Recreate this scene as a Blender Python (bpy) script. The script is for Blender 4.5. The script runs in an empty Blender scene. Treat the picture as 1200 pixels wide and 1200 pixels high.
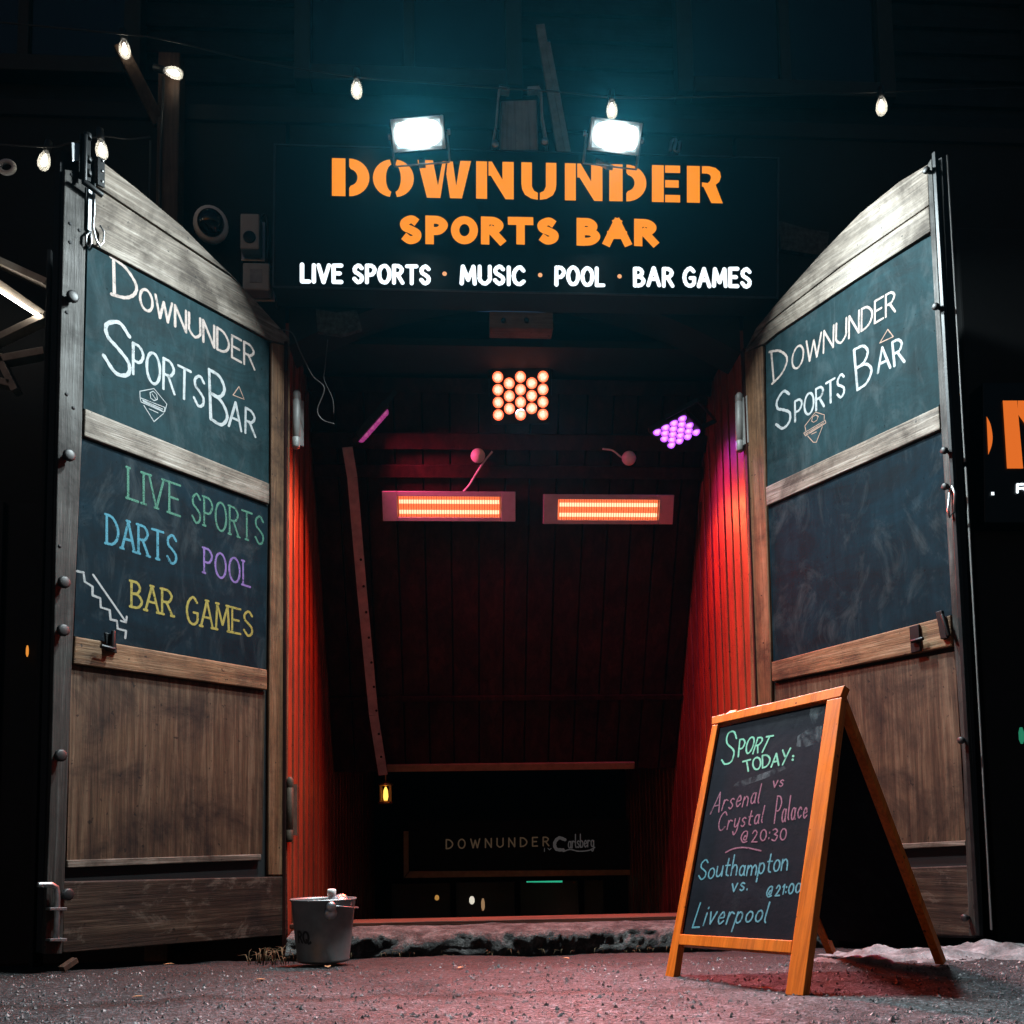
import bpy, bmesh, math, random
from mathutils import Vector, Matrix, noise

random.seed(7)
sc = bpy.context.scene
COL = sc.collection

# ---------------------------------------------------------------- camera
F_PX, PY0 = 1084.73, 899.4
PITCH, ROLL, YAW = 0.082063, -0.016533, 0.059398
CAM = Vector((-0.33379, -4.50237, 0.41890))
_fw = Vector((math.sin(YAW)*math.cos(PITCH), math.cos(YAW)*math.cos(PITCH), math.sin(PITCH)))
_rt = Vector((math.cos(YAW), -math.sin(YAW), 0))
_up = _rt.cross(_fw)
RT = _rt*math.cos(ROLL) + _up*math.sin(ROLL)
UP = -_rt*math.sin(ROLL) + _up*math.cos(ROLL)
cd = bpy.data.cameras.new('camera'); cam = bpy.data.objects.new('camera', cd); COL.objects.link(cam)
cd.sensor_width = 36; cd.lens = F_PX/1200*36; cd.shift_y = (PY0-600)/1200
cd.clip_start = 0.05; cd.clip_end = 500
cam.matrix_world = Matrix(((RT.x, UP.x, -_fw.x, CAM.x), (RT.y, UP.y, -_fw.y, CAM.y), (RT.z, UP.z, -_fw.z, CAM.z), (0, 0, 0, 1)))
sc.camera = cam

# ---------------------------------------------------------------- night sky, exposure
w = bpy.data.worlds.new('World'); sc.world = w; w.use_nodes = True
nt = w.node_tree
sky = nt.nodes.new('ShaderNodeTexSky'); sky.sky_type = 'NISHITA'; sky.sun_disc = False
sky.sun_elevation = math.radians(1.0); sky.sun_rotation = math.radians(200); sky.ozone_density = 2.5
nt.links.new(sky.outputs[0], nt.nodes['Background'].inputs[0])
nt.nodes['Background'].inputs[1].default_value = 0.08
sc.view_settings.view_transform = 'Standard'
sc.view_settings.look = 'None'
sc.view_settings.exposure = 0.0
sc.view_settings.gamma = 1.0
sc.view_settings.use_curve_mapping = False
sc.render.engine = 'CYCLES'
sc.cycles.max_bounces = 4; sc.cycles.diffuse_bounces = 2; sc.cycles.glossy_bounces = 2
sc.cycles.transmission_bounces = 4; sc.cycles.transparent_max_bounces = 12
sc.cycles.volume_bounces = 0
sc.cycles.use_denoising = True
sc.cycles.sample_clamp_indirect = 4
sc.cycles.caustics_reflective = False; sc.cycles.caustics_refractive = False

# ---------------------------------------------------------------- measuring helpers
def ray(px, py):
    return _fw + RT*((px-600)/F_PX) + UP*((PY0-py)/F_PX)
def on_plane(px, py, o, n):
    d = ray(px, py); t = (o-CAM).dot(n)/d.dot(n)
    return CAM + d*t
def at_y(px, py, y): return on_plane(px, py, Vector((0, y, 0)), Vector((0, 1, 0)))
def at_z(px, py, z): return on_plane(px, py, Vector((0, 0, z)), Vector((0, 0, 1)))

class Frame:
    """A plane: origin, X along it, Z up it, Y out of it (towards the viewer)."""
    def __init__(s, o, X, Z):
        s.o = Vector(o); s.X = Vector(X).normalized(); s.Z = Vector(Z).normalized()
        s.Z = (s.Z - s.X*s.Z.dot(s.X)).normalized()
        s.Y = s.Z.cross(s.X)
        s.M = Matrix(((s.X.x, s.Y.x, s.Z.x, s.o.x), (s.X.y, s.Y.y, s.Z.y, s.o.y), (s.X.z, s.Y.z, s.Z.z, s.o.z), (0, 0, 0, 1)))
    def uv(s, px, py, n=0.0):
        p = on_plane(px, py, s.o + s.Y*n, s.Y) - s.o
        return (p.dot(s.X), p.dot(s.Z))
    def uvs(s, pts, n=0.0): return [s.uv(x, y, n) for x, y in pts]

# ---------------------------------------------------------------- mesh builder
class MB:
    def __init__(s): s.v = []; s.f = []; s.sm = []
    def add(s, vs, fs, smooth=False):
        b = len(s.v); s.v += [Vector(p) for p in vs]
        for f in fs: s.f.append([b+i for i in f]); s.sm.append(smooth)
        return s
    def box(s, x0, x1, y0, y1, z0, z1):
        v = [(x, y, z) for z in (z0, z1) for y in (y0, y1) for x in (x0, x1)]
        return s.add(v, [(0, 2, 3, 1), (4, 5, 7, 6), (0, 1, 5, 4), (2, 6, 7, 3), (0, 4, 6, 2), (1, 3, 7, 5)])
    def slab(s, pts, y0, y1):
        """polygon of (x, z) points extruded from y0 to y1 (local door coordinates)"""
        n = len(pts)
        ar = sum(pts[i][0]*pts[(i+1) % n][1]-pts[(i+1) % n][0]*pts[i][1] for i in range(n))
        if ar < 0: pts = pts[::-1]
        v = [(p[0], y0, p[1]) for p in pts] + [(p[0], y1, p[1]) for p in pts]
        fs = [tuple(range(n)), tuple(range(2*n-1, n-1, -1))]
        for i in range(n):
            j = (i+1) % n; fs.append((i, n+i, n+j, j))
        return s.add(v, fs)
    def bar(s, a, b, w, h, up=(0, 0, 1)):
        a = Vector(a); b = Vector(b); d = (b-a).normalized(); up = Vector(up)
        if abs(d.dot(up)) > .98: up = Vector((0, 1, 0))
        sx = d.cross(up).normalized(); sz = sx.cross(d)
        v = []
        for p in (a, b):
            for i, j in ((-1, -1), (1, -1), (1, 1), (-1, 1)): v.append(p + sx*(i*w/2) + sz*(j*h/2))
        return s.add(v, [(3, 2, 1, 0), (4, 5, 6, 7), (0, 1, 5, 4), (1, 2, 6, 5), (2, 3, 7, 6), (3, 0, 4, 7)])
    def tube(s, pts, r, n=8, smooth=True, cap=True):
        pts = [Vector(p) for p in pts]; rings = []
        rr = r if isinstance(r, (list, tuple)) else [r]*len(pts)
        ref = None; vs = []; fs = []
        for i, p in enumerate(pts):
            d = (pts[min(i+1, len(pts)-1)] - pts[max(i-1, 0)]).normalized()
            if ref is None:
                ref = Vector((0, 0, 1)) if abs(d.z) < .9 else Vector((1, 0, 0))
            a = (ref - d*ref.dot(d)).normalized(); b = d.cross(a); ref = a
            for k in range(n):
                t = 2*math.pi*k/n; vs.append(p + (a*math.cos(t)+b*math.sin(t))*rr[i])
        for i in range(len(pts)-1):
            for k in range(n):
                fs.append((i*n+k, i*n+(k+1) % n, (i+1)*n+(k+1) % n, (i+1)*n+k))
        if cap:
            fs.append(tuple(range(n-1, -1, -1))); fs.append(tuple((len(pts)-1)*n+k for k in range(n)))
        return s.add(vs, fs, smooth)
    def lathe(s, prof, c, axis=(0, 0, 1), n=20, smooth=True, caps=True):
        """profile of (radius, height) along axis from c"""
        c = Vector(c); ax = Vector(axis).normalized()
        ref = Vector((1, 0, 0)) if abs(ax.x) < .9 else Vector((0, 1, 0))
        a = (ref-ax*ref.dot(ax)).normalized(); b = ax.cross(a); vs = []; fs = []
        for r, h in prof:
            for k in range(n):
                t = 2*math.pi*k/n; vs.append(c + ax*h + (a*math.cos(t)+b*math.sin(t))*max(r, 1e-4))
        for i in range(len(prof)-1):
            for k in range(n): fs.append((i*n+k, i*n+(k+1) % n, (i+1)*n+(k+1) % n, (i+1)*n+k))
        if caps:
            fs.append(tuple(range(n-1, -1, -1))); fs.append(tuple((len(prof)-1)*n+k for k in range(n)))
        return s.add(vs, fs, smooth)
    def mesh(s, name, mat, M=None):
        me = bpy.data.meshes.new(name)
        vs = s.v if M is None else [M @ p for p in s.v]
        me.from_pydata([tuple(p) for p in vs], [], s.f)
        me.polygons.foreach_set('use_smooth', s.sm)
        me.materials.append(mat); me.update()
        return me

def link(name, me, parent=None, bevel=0.0):
    o = bpy.data.objects.new(name, me); COL.objects.link(o)
    if parent is not None: o.parent = parent
    if bevel:
        m = o.modifiers.new('bevel', 'BEVEL'); m.width = bevel; m.segments = 2; m.limit_method = 'ANGLE'; m.angle_limit = math.radians(40)
        m.harden_normals = False
    return o
def base(o):
    """matrix of a thing that has no parent itself"""
    return o.matrix_basis
def chain(o):
    M = Matrix.Identity(4)
    while o is not None: M = o.matrix_basis @ M; o = o.parent
    return M
def part(name, mb, mat, parent, bevel=0.0, local=False, label=None):
    M = None if local else chain(parent).inverted()
    o = link(name, mb.mesh(name, mat, M), parent, bevel)
    if label: o['label'] = label
    return o
def thing(name, label, cat, M=None, group=None, kind=None):
    o = bpy.data.objects.new(name, None); COL.objects.link(o); o.empty_display_size = .1
    if M is not None: o.matrix_basis = M if isinstance(M, Matrix) else Matrix.Translation(Vector(M))
    o['label'] = label; o['category'] = cat
    if group: o['group'] = group
    o['kind'] = kind or 'thing'
    return o
def single(name, mb, mat, label, cat, group=None, bevel=0.0, loc=(0, 0, 0)):
    T = Matrix.Translation(Vector(loc))
    o = link(name, mb.mesh(name, mat, T.inverted()), None, bevel); o.matrix_basis = T
    o['label'] = label; o['category'] = cat; o['kind'] = 'thing'
    if group: o['group'] = group
    return o
def setting(name, mb, mat, kind='structure', label=None, bevel=0.0):
    o = link(name, mb.mesh(name, mat), None, bevel); o['kind'] = kind
    if label: o['label'] = label
    return o

# ---------------------------------------------------------------- materials
def newmat(name):
    m = bpy.data.materials.new(name); m.use_nodes = True
    nt = m.node_tree; bs = nt.nodes['Principled BSDF']
    return m, nt, bs
def ramp(nt, src, stops):
    r = nt.nodes.new('ShaderNodeValToRGB'); e = r.color_ramp.elements
    while len(e) < len(stops): e.new(0.5)
    for el, (p, c) in zip(e, stops): el.position = p; el.color = (*c, 1) if len(c) == 3 else c
    nt.links.new(src, r.inputs[0]); return r.outputs[0]
def coords(nt, scale=(1, 1, 1)):
    tc = nt.nodes.new('ShaderNodeTexCoord'); mp = nt.nodes.new('ShaderNodeMapping')
    mp.inputs['Scale'].default_value = scale
    nt.links.new(tc.outputs['Object'], mp.inputs[0]); return mp.outputs[0]
def noise_n(nt, vec, scale, detail=6, rough=.6, dist=0):
    n = nt.nodes.new('ShaderNodeTexNoise'); n.inputs['Scale'].default_value = scale
    n.inputs['Detail'].default_value = detail; n.inputs['Roughness'].default_value = rough
    n.inputs['Distortion'].default_value = dist
    nt.links.new(vec, n.inputs['Vector']); return n.outputs['Fac']
def mixc(nt, fac, a, b, mode='MIX'):
    m = nt.nodes.new('ShaderNodeMix'); m.data_type = 'RGBA'; m.blend_type = mode
    if isinstance(fac, float): m.inputs[0].default_value = fac
    else: nt.links.new(fac, m.inputs[0])
    for i, x in ((6, a), (7, b)):
        if isinstance(x, tuple): m.inputs[i].default_value = (*x, 1)
        else: nt.links.new(x, m.inputs[i])
    return m.outputs[2]
def bump(nt, bs, src, strength, dist=.01):
    b = nt.nodes.new('ShaderNodeBump'); b.inputs['Strength'].default_value = strength; b.inputs['Distance'].default_value = dist
    nt.links.new(src, b.inputs['Height']); nt.links.new(b.outputs[0], bs.inputs['Normal']); return b

def plain(name, c, rough=.6, metal=0.0, var=.25, scale=18, bmp=.15):
    m, nt, bs = newmat(name)
    v = coords(nt); n = noise_n(nt, v, scale)
    lo = tuple(x*(1-var) for x in c); hi = tuple(min(1, x*(1+var)) for x in c)
    nt.links.new(ramp(nt, n, [(.3, lo), (.7, hi)]), bs.inputs['Base Color'])
    bs.inputs['Roughness'].default_value = rough; bs.inputs['Metallic'].default_value = metal
    if bmp: bump(nt, bs, noise_n(nt, v, scale*4), bmp, .002)
    return m
def emit(name, c, strength, sampling=True):
    m, nt, bs = newmat(name)
    bs.inputs['Base Color'].default_value = (*[x*.06 for x in c], 1)
    bs.inputs['Emission Color'].default_value = (*c, 1); bs.inputs['Emission Strength'].default_value = strength
    bs.inputs['Roughness'].default_value = .4
    if not sampling: m.cycles.emission_sampling = 'NONE'
    return m
def wood(name, dark, mid, light, axis='x', fine=1.0, stain=.5, rough=.65, bmp=.5, spec=.3):
    """weathered timber, grain along the given local axis"""
    m, nt, bs = newmat(name)
    st = {'x': (1.2, 26, 26), 'y': (26, 1.2, 26), 'z': (26, 26, 1.2)}[axis]
    bs.inputs['Specular IOR Level'].default_value = spec
    v = coords(nt, tuple(k*fine for k in st))
    g = noise_n(nt, v, 1.0, 8, .68, .7)
    v2 = coords(nt, tuple(k*fine*4 for k in st)); g2 = noise_n(nt, v2, 1.0, 5, .6)
    v3 = coords(nt); big = noise_n(nt, v3, 3.2, 7, .68, .4)
    spots = noise_n(nt, coords(nt), 42, 2, .5)
    c = ramp(nt, g, [(.28, dark), (.5, mid), (.74, light)])
    c = mixc(nt, .55, c, ramp(nt, g2, [(.3, (.32, .3, .28)), (.55, (1, 1, 1))]), 'MULTIPLY')
    c = mixc(nt, float(stain), c, ramp(nt, big, [(.36, (.16, .13, .11)), (.52, (.75, .72, .7)), (.66, (1.0, 1.0, 1.0))]), 'MULTIPLY')
    c = mixc(nt, .85, c, ramp(nt, spots, [(.26, (.08, .07, .06)), (.3, (1, 1, 1))]), 'MULTIPLY')
    nt.links.new(c, bs.inputs['Base Color'])
    nt.links.new(ramp(nt, big, [(.3, (rough+.15,)*3), (.7, (rough-.15,)*3)]), bs.inputs['Roughness'])
    h = nt.nodes.new('ShaderNodeMath'); h.operation = 'ADD'; nt.links.new(g, h.inputs[0]); nt.links.new(g2, h.inputs[1])
    bump(nt, bs, h.outputs[0], bmp, .004)
    return m
def slate(name, c, dust=.5):
    """chalkboard paint with wiped chalk dust"""
    m, nt, bs = newmat(name)
    n1 = noise_n(nt, coords(nt, (1.2, 1, 2.2)), 2.3, 8, .7, 1.2)
    n2 = noise_n(nt, coords(nt, (9, 9, 1.6)), 3.0, 6, .6, .4)
    n3 = noise_n(nt, coords(nt), 60, 3, .6)
    hi = tuple(x*(1+dust*1.6) for x in c)
    col = ramp(nt, n1, [(.3, tuple(x*.75 for x in c)), (.75, hi)])
    sm = ramp(nt, noise_n(nt, coords(nt, (1, 1, .55)), 5.5, 7, .72, 1.6), [(.5, (0, 0, 0)), (.8, (dust*.22,)*3)])
    col = mixc(nt, sm, col, (.16, .19, .2))
    col = mixc(nt, .35*dust+.1, col, ramp(nt, n2, [(.35, (.55, .55, .55)), (.7, (1.5, 1.5, 1.5))]), 'MULTIPLY')
    col = mixc(nt, .8, col, ramp(nt, n3, [(.27, (.2, .2, .2)), (.31, (1, 1, 1)), (.74, (1, 1, 1)), (.8, (1.9, 1.9, 1.9))]), 'MULTIPLY')
    nt.links.new(col, bs.inputs['Base Color'])
    nt.links.new(ramp(nt, n1, [(.3, (.7,)*3), (.7, (.9,)*3)]), bs.inputs['Roughness']); bs.inputs['Specular IOR Level'].default_value = .06
    bump(nt, bs, n3, .25, .002)
    return m
def chalk(name, c, gap=.42):
    m, nt, bs = newmat(name)
    bs.inputs['Base Color'].default_value = (*c, 1); bs.inputs['Roughness'].default_value = .9
    n = noise_n(nt, coords(nt), 260, 3, .7)
    n0 = noise_n(nt, coords(nt), 28, 4, .6); a = mixc(nt, 1.0, ramp(nt, n, [(gap-.1, (.5,)*3), (gap+.08, (1,)*3)]), ramp(nt, n0, [(.28, (.5,)*3), (.48, (1,)*3)]), 'MULTIPLY')
    nt.links.new(a, bs.inputs['Alpha'])
    return m

M_dark = plain('blackened_timber', (.005, .006, .007), .85)
M_iron = plain('black_iron', (.012, .013, .014), .45, .6, .4)
M_knob = plain('black_rubber_knob', (.006, .006, .0065), .55)
M_steel = plain('dull_steel', (.42, .44, .45), .36, 1.0, .3, 30)
M_galv = plain('galvanised', (.5, .52, .53), .42, .9, .2, 12)
M_white = plain('white_enamel', (.72, .72, .7), .45, 0, .06)
M_cable = plain('black_cable', (.015, .015, .016), .5)
M_railw = wood('silvered_rail_timber', (.065, .048, .035), (.21, .175, .14), (.46, .42, .365), 'x', 1.7, .9)
M_stilew = wood('worn_varnished_stile', (.065, .030, .013), (.18, .093, .043), (.33, .20, .115), 'z', 1.5, .85)
M_panelw = wood('weathered_plywood', (.026, .0125, .006), (.095, .055, .031), (.21, .140, .090), 'z', 1.5, 1.0)
M_lowrail = wood('orange_varnished_rail', (.06, .028, .012), (.22, .118, .055), (.40, .27, .165), 'x', 1.7, .85)
M_bottomw = wood('rotten_bottom_rail', (.012, .007, .0045), (.036, .021, .013), (.13, .092, .064), 'x', 1.0, .9)
ntk = M_bottomw.node_tree; bsk = ntk.nodes['Principled BSDF']; lk = bsk.inputs['Base Color'].links[0].from_socket
fl_ = ramp(ntk, noise_n(ntk, coords(ntk, (1, 1, 1.6)), 6.5, 9, .78, .5), [(.55, (0, 0, 0)), (.62, (.6,)*3)])
ntk.links.new(mixc(ntk, fl_, lk, (.11, .085, .066)), bsk.inputs['Base Color'])
M_edgew = wood('grey_edge_timber', (.013, .011, .009), (.040, .038, .034), (.105, .112, .110), 'z', 1.5, 1.0)
M_slate = slate('chalkboard_green_black', (.0075, .0190, .0225), .8)
M_slate_b = slate('chalkboard_plain', (.0026, .0080, .0120), .9)
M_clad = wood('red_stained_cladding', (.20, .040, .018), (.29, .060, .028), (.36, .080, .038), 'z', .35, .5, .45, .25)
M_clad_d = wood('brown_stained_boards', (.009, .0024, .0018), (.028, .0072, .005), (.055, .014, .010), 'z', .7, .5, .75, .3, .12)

# ---------------------------------------------------------------- lettering engine
def ell(cx, cy, rx, ry, a0=0, a1=360, n=26):
    return [(cx+rx*math.cos(math.radians(a0+(a1-a0)*i/n)), cy+ry*math.sin(math.radians(a0+(a1-a0)*i/n))) for i in range(n+1)]
def cr(pts, k=7):
    """smooth a polyline (Catmull-Rom)"""
    if len(pts) < 3: return pts
    out = []
    P = [tuple(2*a-b for a, b in zip(pts[0], pts[1]))] + list(pts) + [tuple(2*a-b for a, b in zip(pts[-1], pts[-2]))]
    for i in range(1, len(P)-2):
        p0, p1, p2, p3 = P[i-1], P[i], P[i+1], P[i+2]
        for j in range(k):
            t = j/k
            out.append(tuple(.5*((2*b)+(-a+c)*t+(2*a-5*b+4*c-d)*t*t+(-a+3*b-3*c+d)*t**3) for a, b, c, d in zip(p0, p1, p2, p3)))
    out.append(tuple(pts[-1])); return out
G = {}   # glyph -> (width, strokes)
G['A'] = (.85, [[(0, 0), (.5, 1)], [(.5, 1), (1, 0)], [(.2, .36), (.8, .36)]])
G['B'] = (.68, [[(0, 0), (0, 1)], cr([(0, 1), (.55, .98), (.82, .78), (.55, .57), (0, .53)]), cr([(0, .53), (.65, .5), (1, .27), (.65, .03), (0, 0)])])
G['C'] = (.75, [cr([(.95, .8), (.6, 1), (.15, .8), (0, .45), (.2, .1), (.6, 0), (.97, .16)])])
G['D'] = (.78, [[(0, 0), (0, 1)], cr([(0, 1), (.5, .95), (.88, .72), (1, .48), (.86, .22), (.5, .04), (0, 0)])])
G['E'] = (.6, [[(0, 0), (0, 1)], [(0, 1), (1, 1)], [(0, .52), (.8, .52)], [(0, 0), (1, 0)]])
G['G'] = (.8, [cr([(.92, .83), (.58, 1), (.15, .8), (0, .45), (.2, .1), (.6, 0), (.95, .14), (.97, .44)]), [(.62, .44), (1, .44)]])
G['I'] = (.0, [[(0, 0), (0, 1)]])
G['L'] = (.55, [[(0, 1), (0, 0)], [(0, 0), (1, 0)]])
G['M'] = (.95, [[(0, 0), (.1, 1)], [(.1, 1), (.5, .22)], [(.5, .22), (.9, 1)], [(.9, 1), (1, 0)]])
G['N'] = (.72, [[(0, 0), (0, 1)], [(0, 1), (1, 0)], [(1, 0), (1, 1)]])
G['O'] = (.82, [ell(.5, .5, .5, .5, 90, 450)])
G['P'] = (.62, [[(0, 0), (0, 1)], cr([(0, 1), (.65, .97), (1, .74), (.65, .47), (0, .45)])])
G['R'] = (.68, [[(0, 0), (0, 1)], cr([(0, 1), (.6, .97), (.92, .76), (.6, .52), (0, .5)]), [(.4, .51), (1, 0)]])
G['S'] = (.66, [cr([(.92, .84), (.55, 1), (.1, .84), (.14, .62), (.5, .5), (.9, .33), (.86, .1), (.45, 0), (.03, .2)])])
G['T'] = (.75, [[(0, 1), (1, 1)], [(.5, 1), (.5, 0)]])
G['U'] = (.74, [[(0, 1), (0, .5)] + cr([(0, .5), (.03, .22), (.5, 0), (.97, .22), (1, .5)])[1:] + [(1, 1)]])
G['V'] = (.8, [[(0, 1), (.5, 0)], [(.5, 0), (1, 1)]])
G['W'] = (1.1, [[(0, 1), (.26, 0)], [(.26, 0), (.5, .85)], [(.5, .85), (.74, 0)], [(.74, 0), (1, 1)]])
G['Y'] = (.75, [[(0, 1), (.5, .5)], [(1, 1), (.3, 0)]])
G['a'] = (.5, [ell(.45, .25, .42, .25, 60, 400), cr([(.88, .48), (.86, .15), (1, 0)])])
G['b'] = (.5, [[(0, 1), (0, 0)], ell(.45, .25, .45, .25, 180, -170)])
G['c'] = (.45, [cr([(.95, .4), (.5, .5), (0, .25), (.5, 0), (1, .1)])])
G['d'] = (.5, [ell(.45, .25, .42, .25, 40, 400), [(.9, 1), (.9, 0)]])
G['e'] = (.45, [cr([(.05, .25), (.9, .3), (.5, .52), (.02, .25), (.45, 0), (1, .12)])])
G['g'] = (.5, [ell(.45, .25, .42, .25, 60, 400), cr([(.9, .48), (.88, -.15), (.5, -.35), (.05, -.2)])])
G['h'] = (.5, [[(0, 1), (0, 0)], cr([(0, .3), (.4, .5), (.85, .38), (.92, 0)])])
G['i'] = (.02, [[(0, .5), (0, 0)], [(0, .68), (0, .73)]])
G['l'] = (.12, [cr([(0, 1), (0, .2), (1, 0)])])
G['m'] = (.8, [[(0, .5), (0, 0)], cr([(0, .3), (.25, .5), (.47, .36), (.5, 0)]), cr([(.5, .3), (.75, .5), (.97, .36), (1, 0)])])
G['n'] = (.5, [[(0, .5), (0, 0)], cr([(0, .3), (.45, .5), (.9, .36), (1, 0)])])
G['o'] = (.5, [ell(.5, .25, .5, .25, 90, 450)])
G['p'] = (.5, [[(0, .5), (-.1, -.38)], ell(.45, .25, .45, .25, 180, -170)])
G['r'] = (.4, [[(0, .5), (0, 0)], cr([(0, .28), (.4, .5), (1, .44)])])
G['s'] = (.4, [cr([(.95, .44), (.5, .5), (.1, .38), (.9, .16), (.5, 0), (.02, .08)])])
G['t'] = (.4, [cr([(.4, .85), (.38, .15), (.9, .02)]), [(0, .52), (.95, .52)]])
G['u'] = (.5, [cr([(0, .5), (.05, .1), (.45, 0), (.9, .2), (.95, .5)]), [(.95, .5), (1, 0)]])
G['v'] = (.5, [[(0, .5), (.45, 0)], [(.45, 0), (1, .5)]])
G['y'] = (.5, [cr([(0, .5), (.1, .12), (.5, .06), (.9, .3)]), cr([(.95, .5), (.8, -.15), (.35, -.38), (0, -.2)])])
G['0'] = (.55, [ell(.5, .4, .5, .4, 90, 450)])
G['1'] = (.15, [[(0, .62), (1, .8)], [(1, .8), (.9, 0)]])
G['2'] = (.5, [cr([(.02, .6), (.4, .8), (.85, .62), (.5, .3), (.0, .02)]), [(0, .02), (1, 0)]])
G['3'] = (.5, [cr([(.05, .74), (.55, .8), (.9, .62), (.4, .44)]), cr([(.4, .44), (1, .3), (.6, 0), (0, .08)])])
G['@'] = (.8, [cr([(.7, .28), (.5, .42), (.32, .2), (.6, .14), (.72, .4), (.7, .7), (.3, .68), (.02, .3), (.3, -.02), (.75, .02)])])
G[':'] = (.0, [[(0, .1), (0, .16)], [(0, .5), (0, .56)]])
G['.'] = (.0, [[(0, .0), (0, .05)]])
G['Q'] = (.82, [ell(.5, .5, .5, .5, 90, 450), [(.6, .25), (1, -.08)]])

def serifed(strokes, k=.13):
    out = list(strokes)
    for s in strokes:
        if len(s) == 2 and abs(s[0][1]-s[1][1]) > .4:
            for x, y in s:
                if abs(y) < .02 or abs(y-1) < .02: out.append([(x-k, y), (x+k, y)])
    return out
def layout(text, gap=.28, serif=False, slant=0.0, jitter=0.0, space=.55):
    x = 0; out = []; rnd = random.Random(len(text)*7+ord(text[0]))
    for ch in text:
        if ch == ' ': x += space; continue
        wd, st = G[ch]
        if serif: st = serifed(st, .13 if wd == 0 else .1/max(wd, .4))
        dy = rnd.uniform(-jitter, jitter); sy = 1+rnd.uniform(-jitter, jitter)
        for s in st:
            ww = wd if wd > 0 else 1.0
            out.append([(x+p[0]*ww+slant*p[1], dy+p[1]*sy) for p in s])
        x += wd+gap
    W = x-gap
    return [[(p[0]/W, p[1]) for p in s] for s in out]
def split_sharp(pts, ang=55):
    runs = [[pts[0]]]
    for i in range(1, len(pts)):
        runs[-1].append(pts[i])
        if i < len(pts)-1:
            a = Vector((pts[i][0]-pts[i-1][0], pts[i][1]-pts[i-1][1])); b = Vector((pts[i+1][0]-pts[i][0], pts[i+1][1]-pts[i][1]))
            if a.length > 1e-9 and b.length > 1e-9 and a.angle(b) > math.radians(ang): runs.append([pts[i]])
    return runs
LIFT = [0]
def ribbon(mb, pts, width, y, cap='round', taper=0.0):
    """flat stroke of the given width in the local x-z plane at height y"""
    P = []
    for p in pts:
        if not P or (Vector(p)-Vector(P[-1])).length > width*.05: P.append(p)
    if len(P) < 2: P = [pts[0], (pts[0][0]+width*.1, pts[0][1])]
    closed = (Vector(P[0])-Vector(P[-1])).length < width*.3 and len(P) > 6
    if cap == 'square' and len(P) == 2:
        a = Vector(P[0]); b = Vector(P[1]); d = (b-a).normalized()*(width/2); P = [tuple(a-d), tuple(b+d)]
    n = len(P); L = []; R = []
    for i in range(n):
        if closed: a = Vector(P[i-1 if i > 0 else n-2]); b = Vector(P[i+1 if i < n-1 else 1])
        else: a = Vector(P[max(i-1, 0)]); b = Vector(P[min(i+1, n-1)])
        d = (b-a).normalized(); nn = Vector((-d.y, d.x)); wd = width/2*(1+taper*math.sin(i*1.7+pts[0][0]*90))
        L.append(Vector(P[i])+nn*wd); R.append(Vector(P[i])-nn*wd)
    vs = []
    def capv(c, d, a0):
        out = []
        for k in range(1, 6):
            t = a0+math.pi*k/6
            out.append(c+(d*math.sin(t)+Vector((-d.y, d.x))*math.cos(t))*width/2)
        return out
    b0 = len(mb.v); V = []; Fc = []
    for i in range(n): V += [L[i], R[i]]
    for i in range(n-1): Fc.append((2*i, 2*i+1, 2*i+3, 2*i+2))
    if cap == 'round' and not closed:
        d = (Vector(P[-1])-Vector(P[-2])).normalized(); c = capv(Vector(P[-1]), d, 0); k = len(V); V += c
        Fc.append([2*n-2, 2*n-1]+[k+4-i for i in range(5)])
        d = (Vector(P[0])-Vector(P[1])).normalized(); c = capv(Vector(P[0]), d, 0); k = len(V); V += c
        Fc.append([1, 0]+[k+4-i for i in range(5)])
    mb.add([(p.x, y, p.y) for p in V], Fc)
def quadmap(q, s):
    (tl, tr, br, bl) = q; u, v = s
    return tuple(bl[i]*(1-u)*(1-v)+br[i]*u*(1-v)+tl[i]*(1-u)*v+tr[i]*u*v for i in range(2))
def write(mb, fr, n, text, q, width, **kw):
    """letters inside a quad given in photograph pixels (tl, tr, br, bl), laid on the plane of the board"""
    cap = kw.pop('cap', 'round'); tp = kw.pop('taper', .12)
    for s in layout(text, **kw):
        draw(mb, fr, n, [quadmap(q, p) for p in s], width, cap, tp)
def draw(mb, fr, n, pxpts, width, cap='round', taper=.12):
    for run in split_sharp(fr.uvs(pxpts, n)):
        LIFT[0] = (LIFT[0]+1) % 9
        ribbon(mb, run, width, n+.0004+LIFT[0]*.00012, cap, taper)

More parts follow.
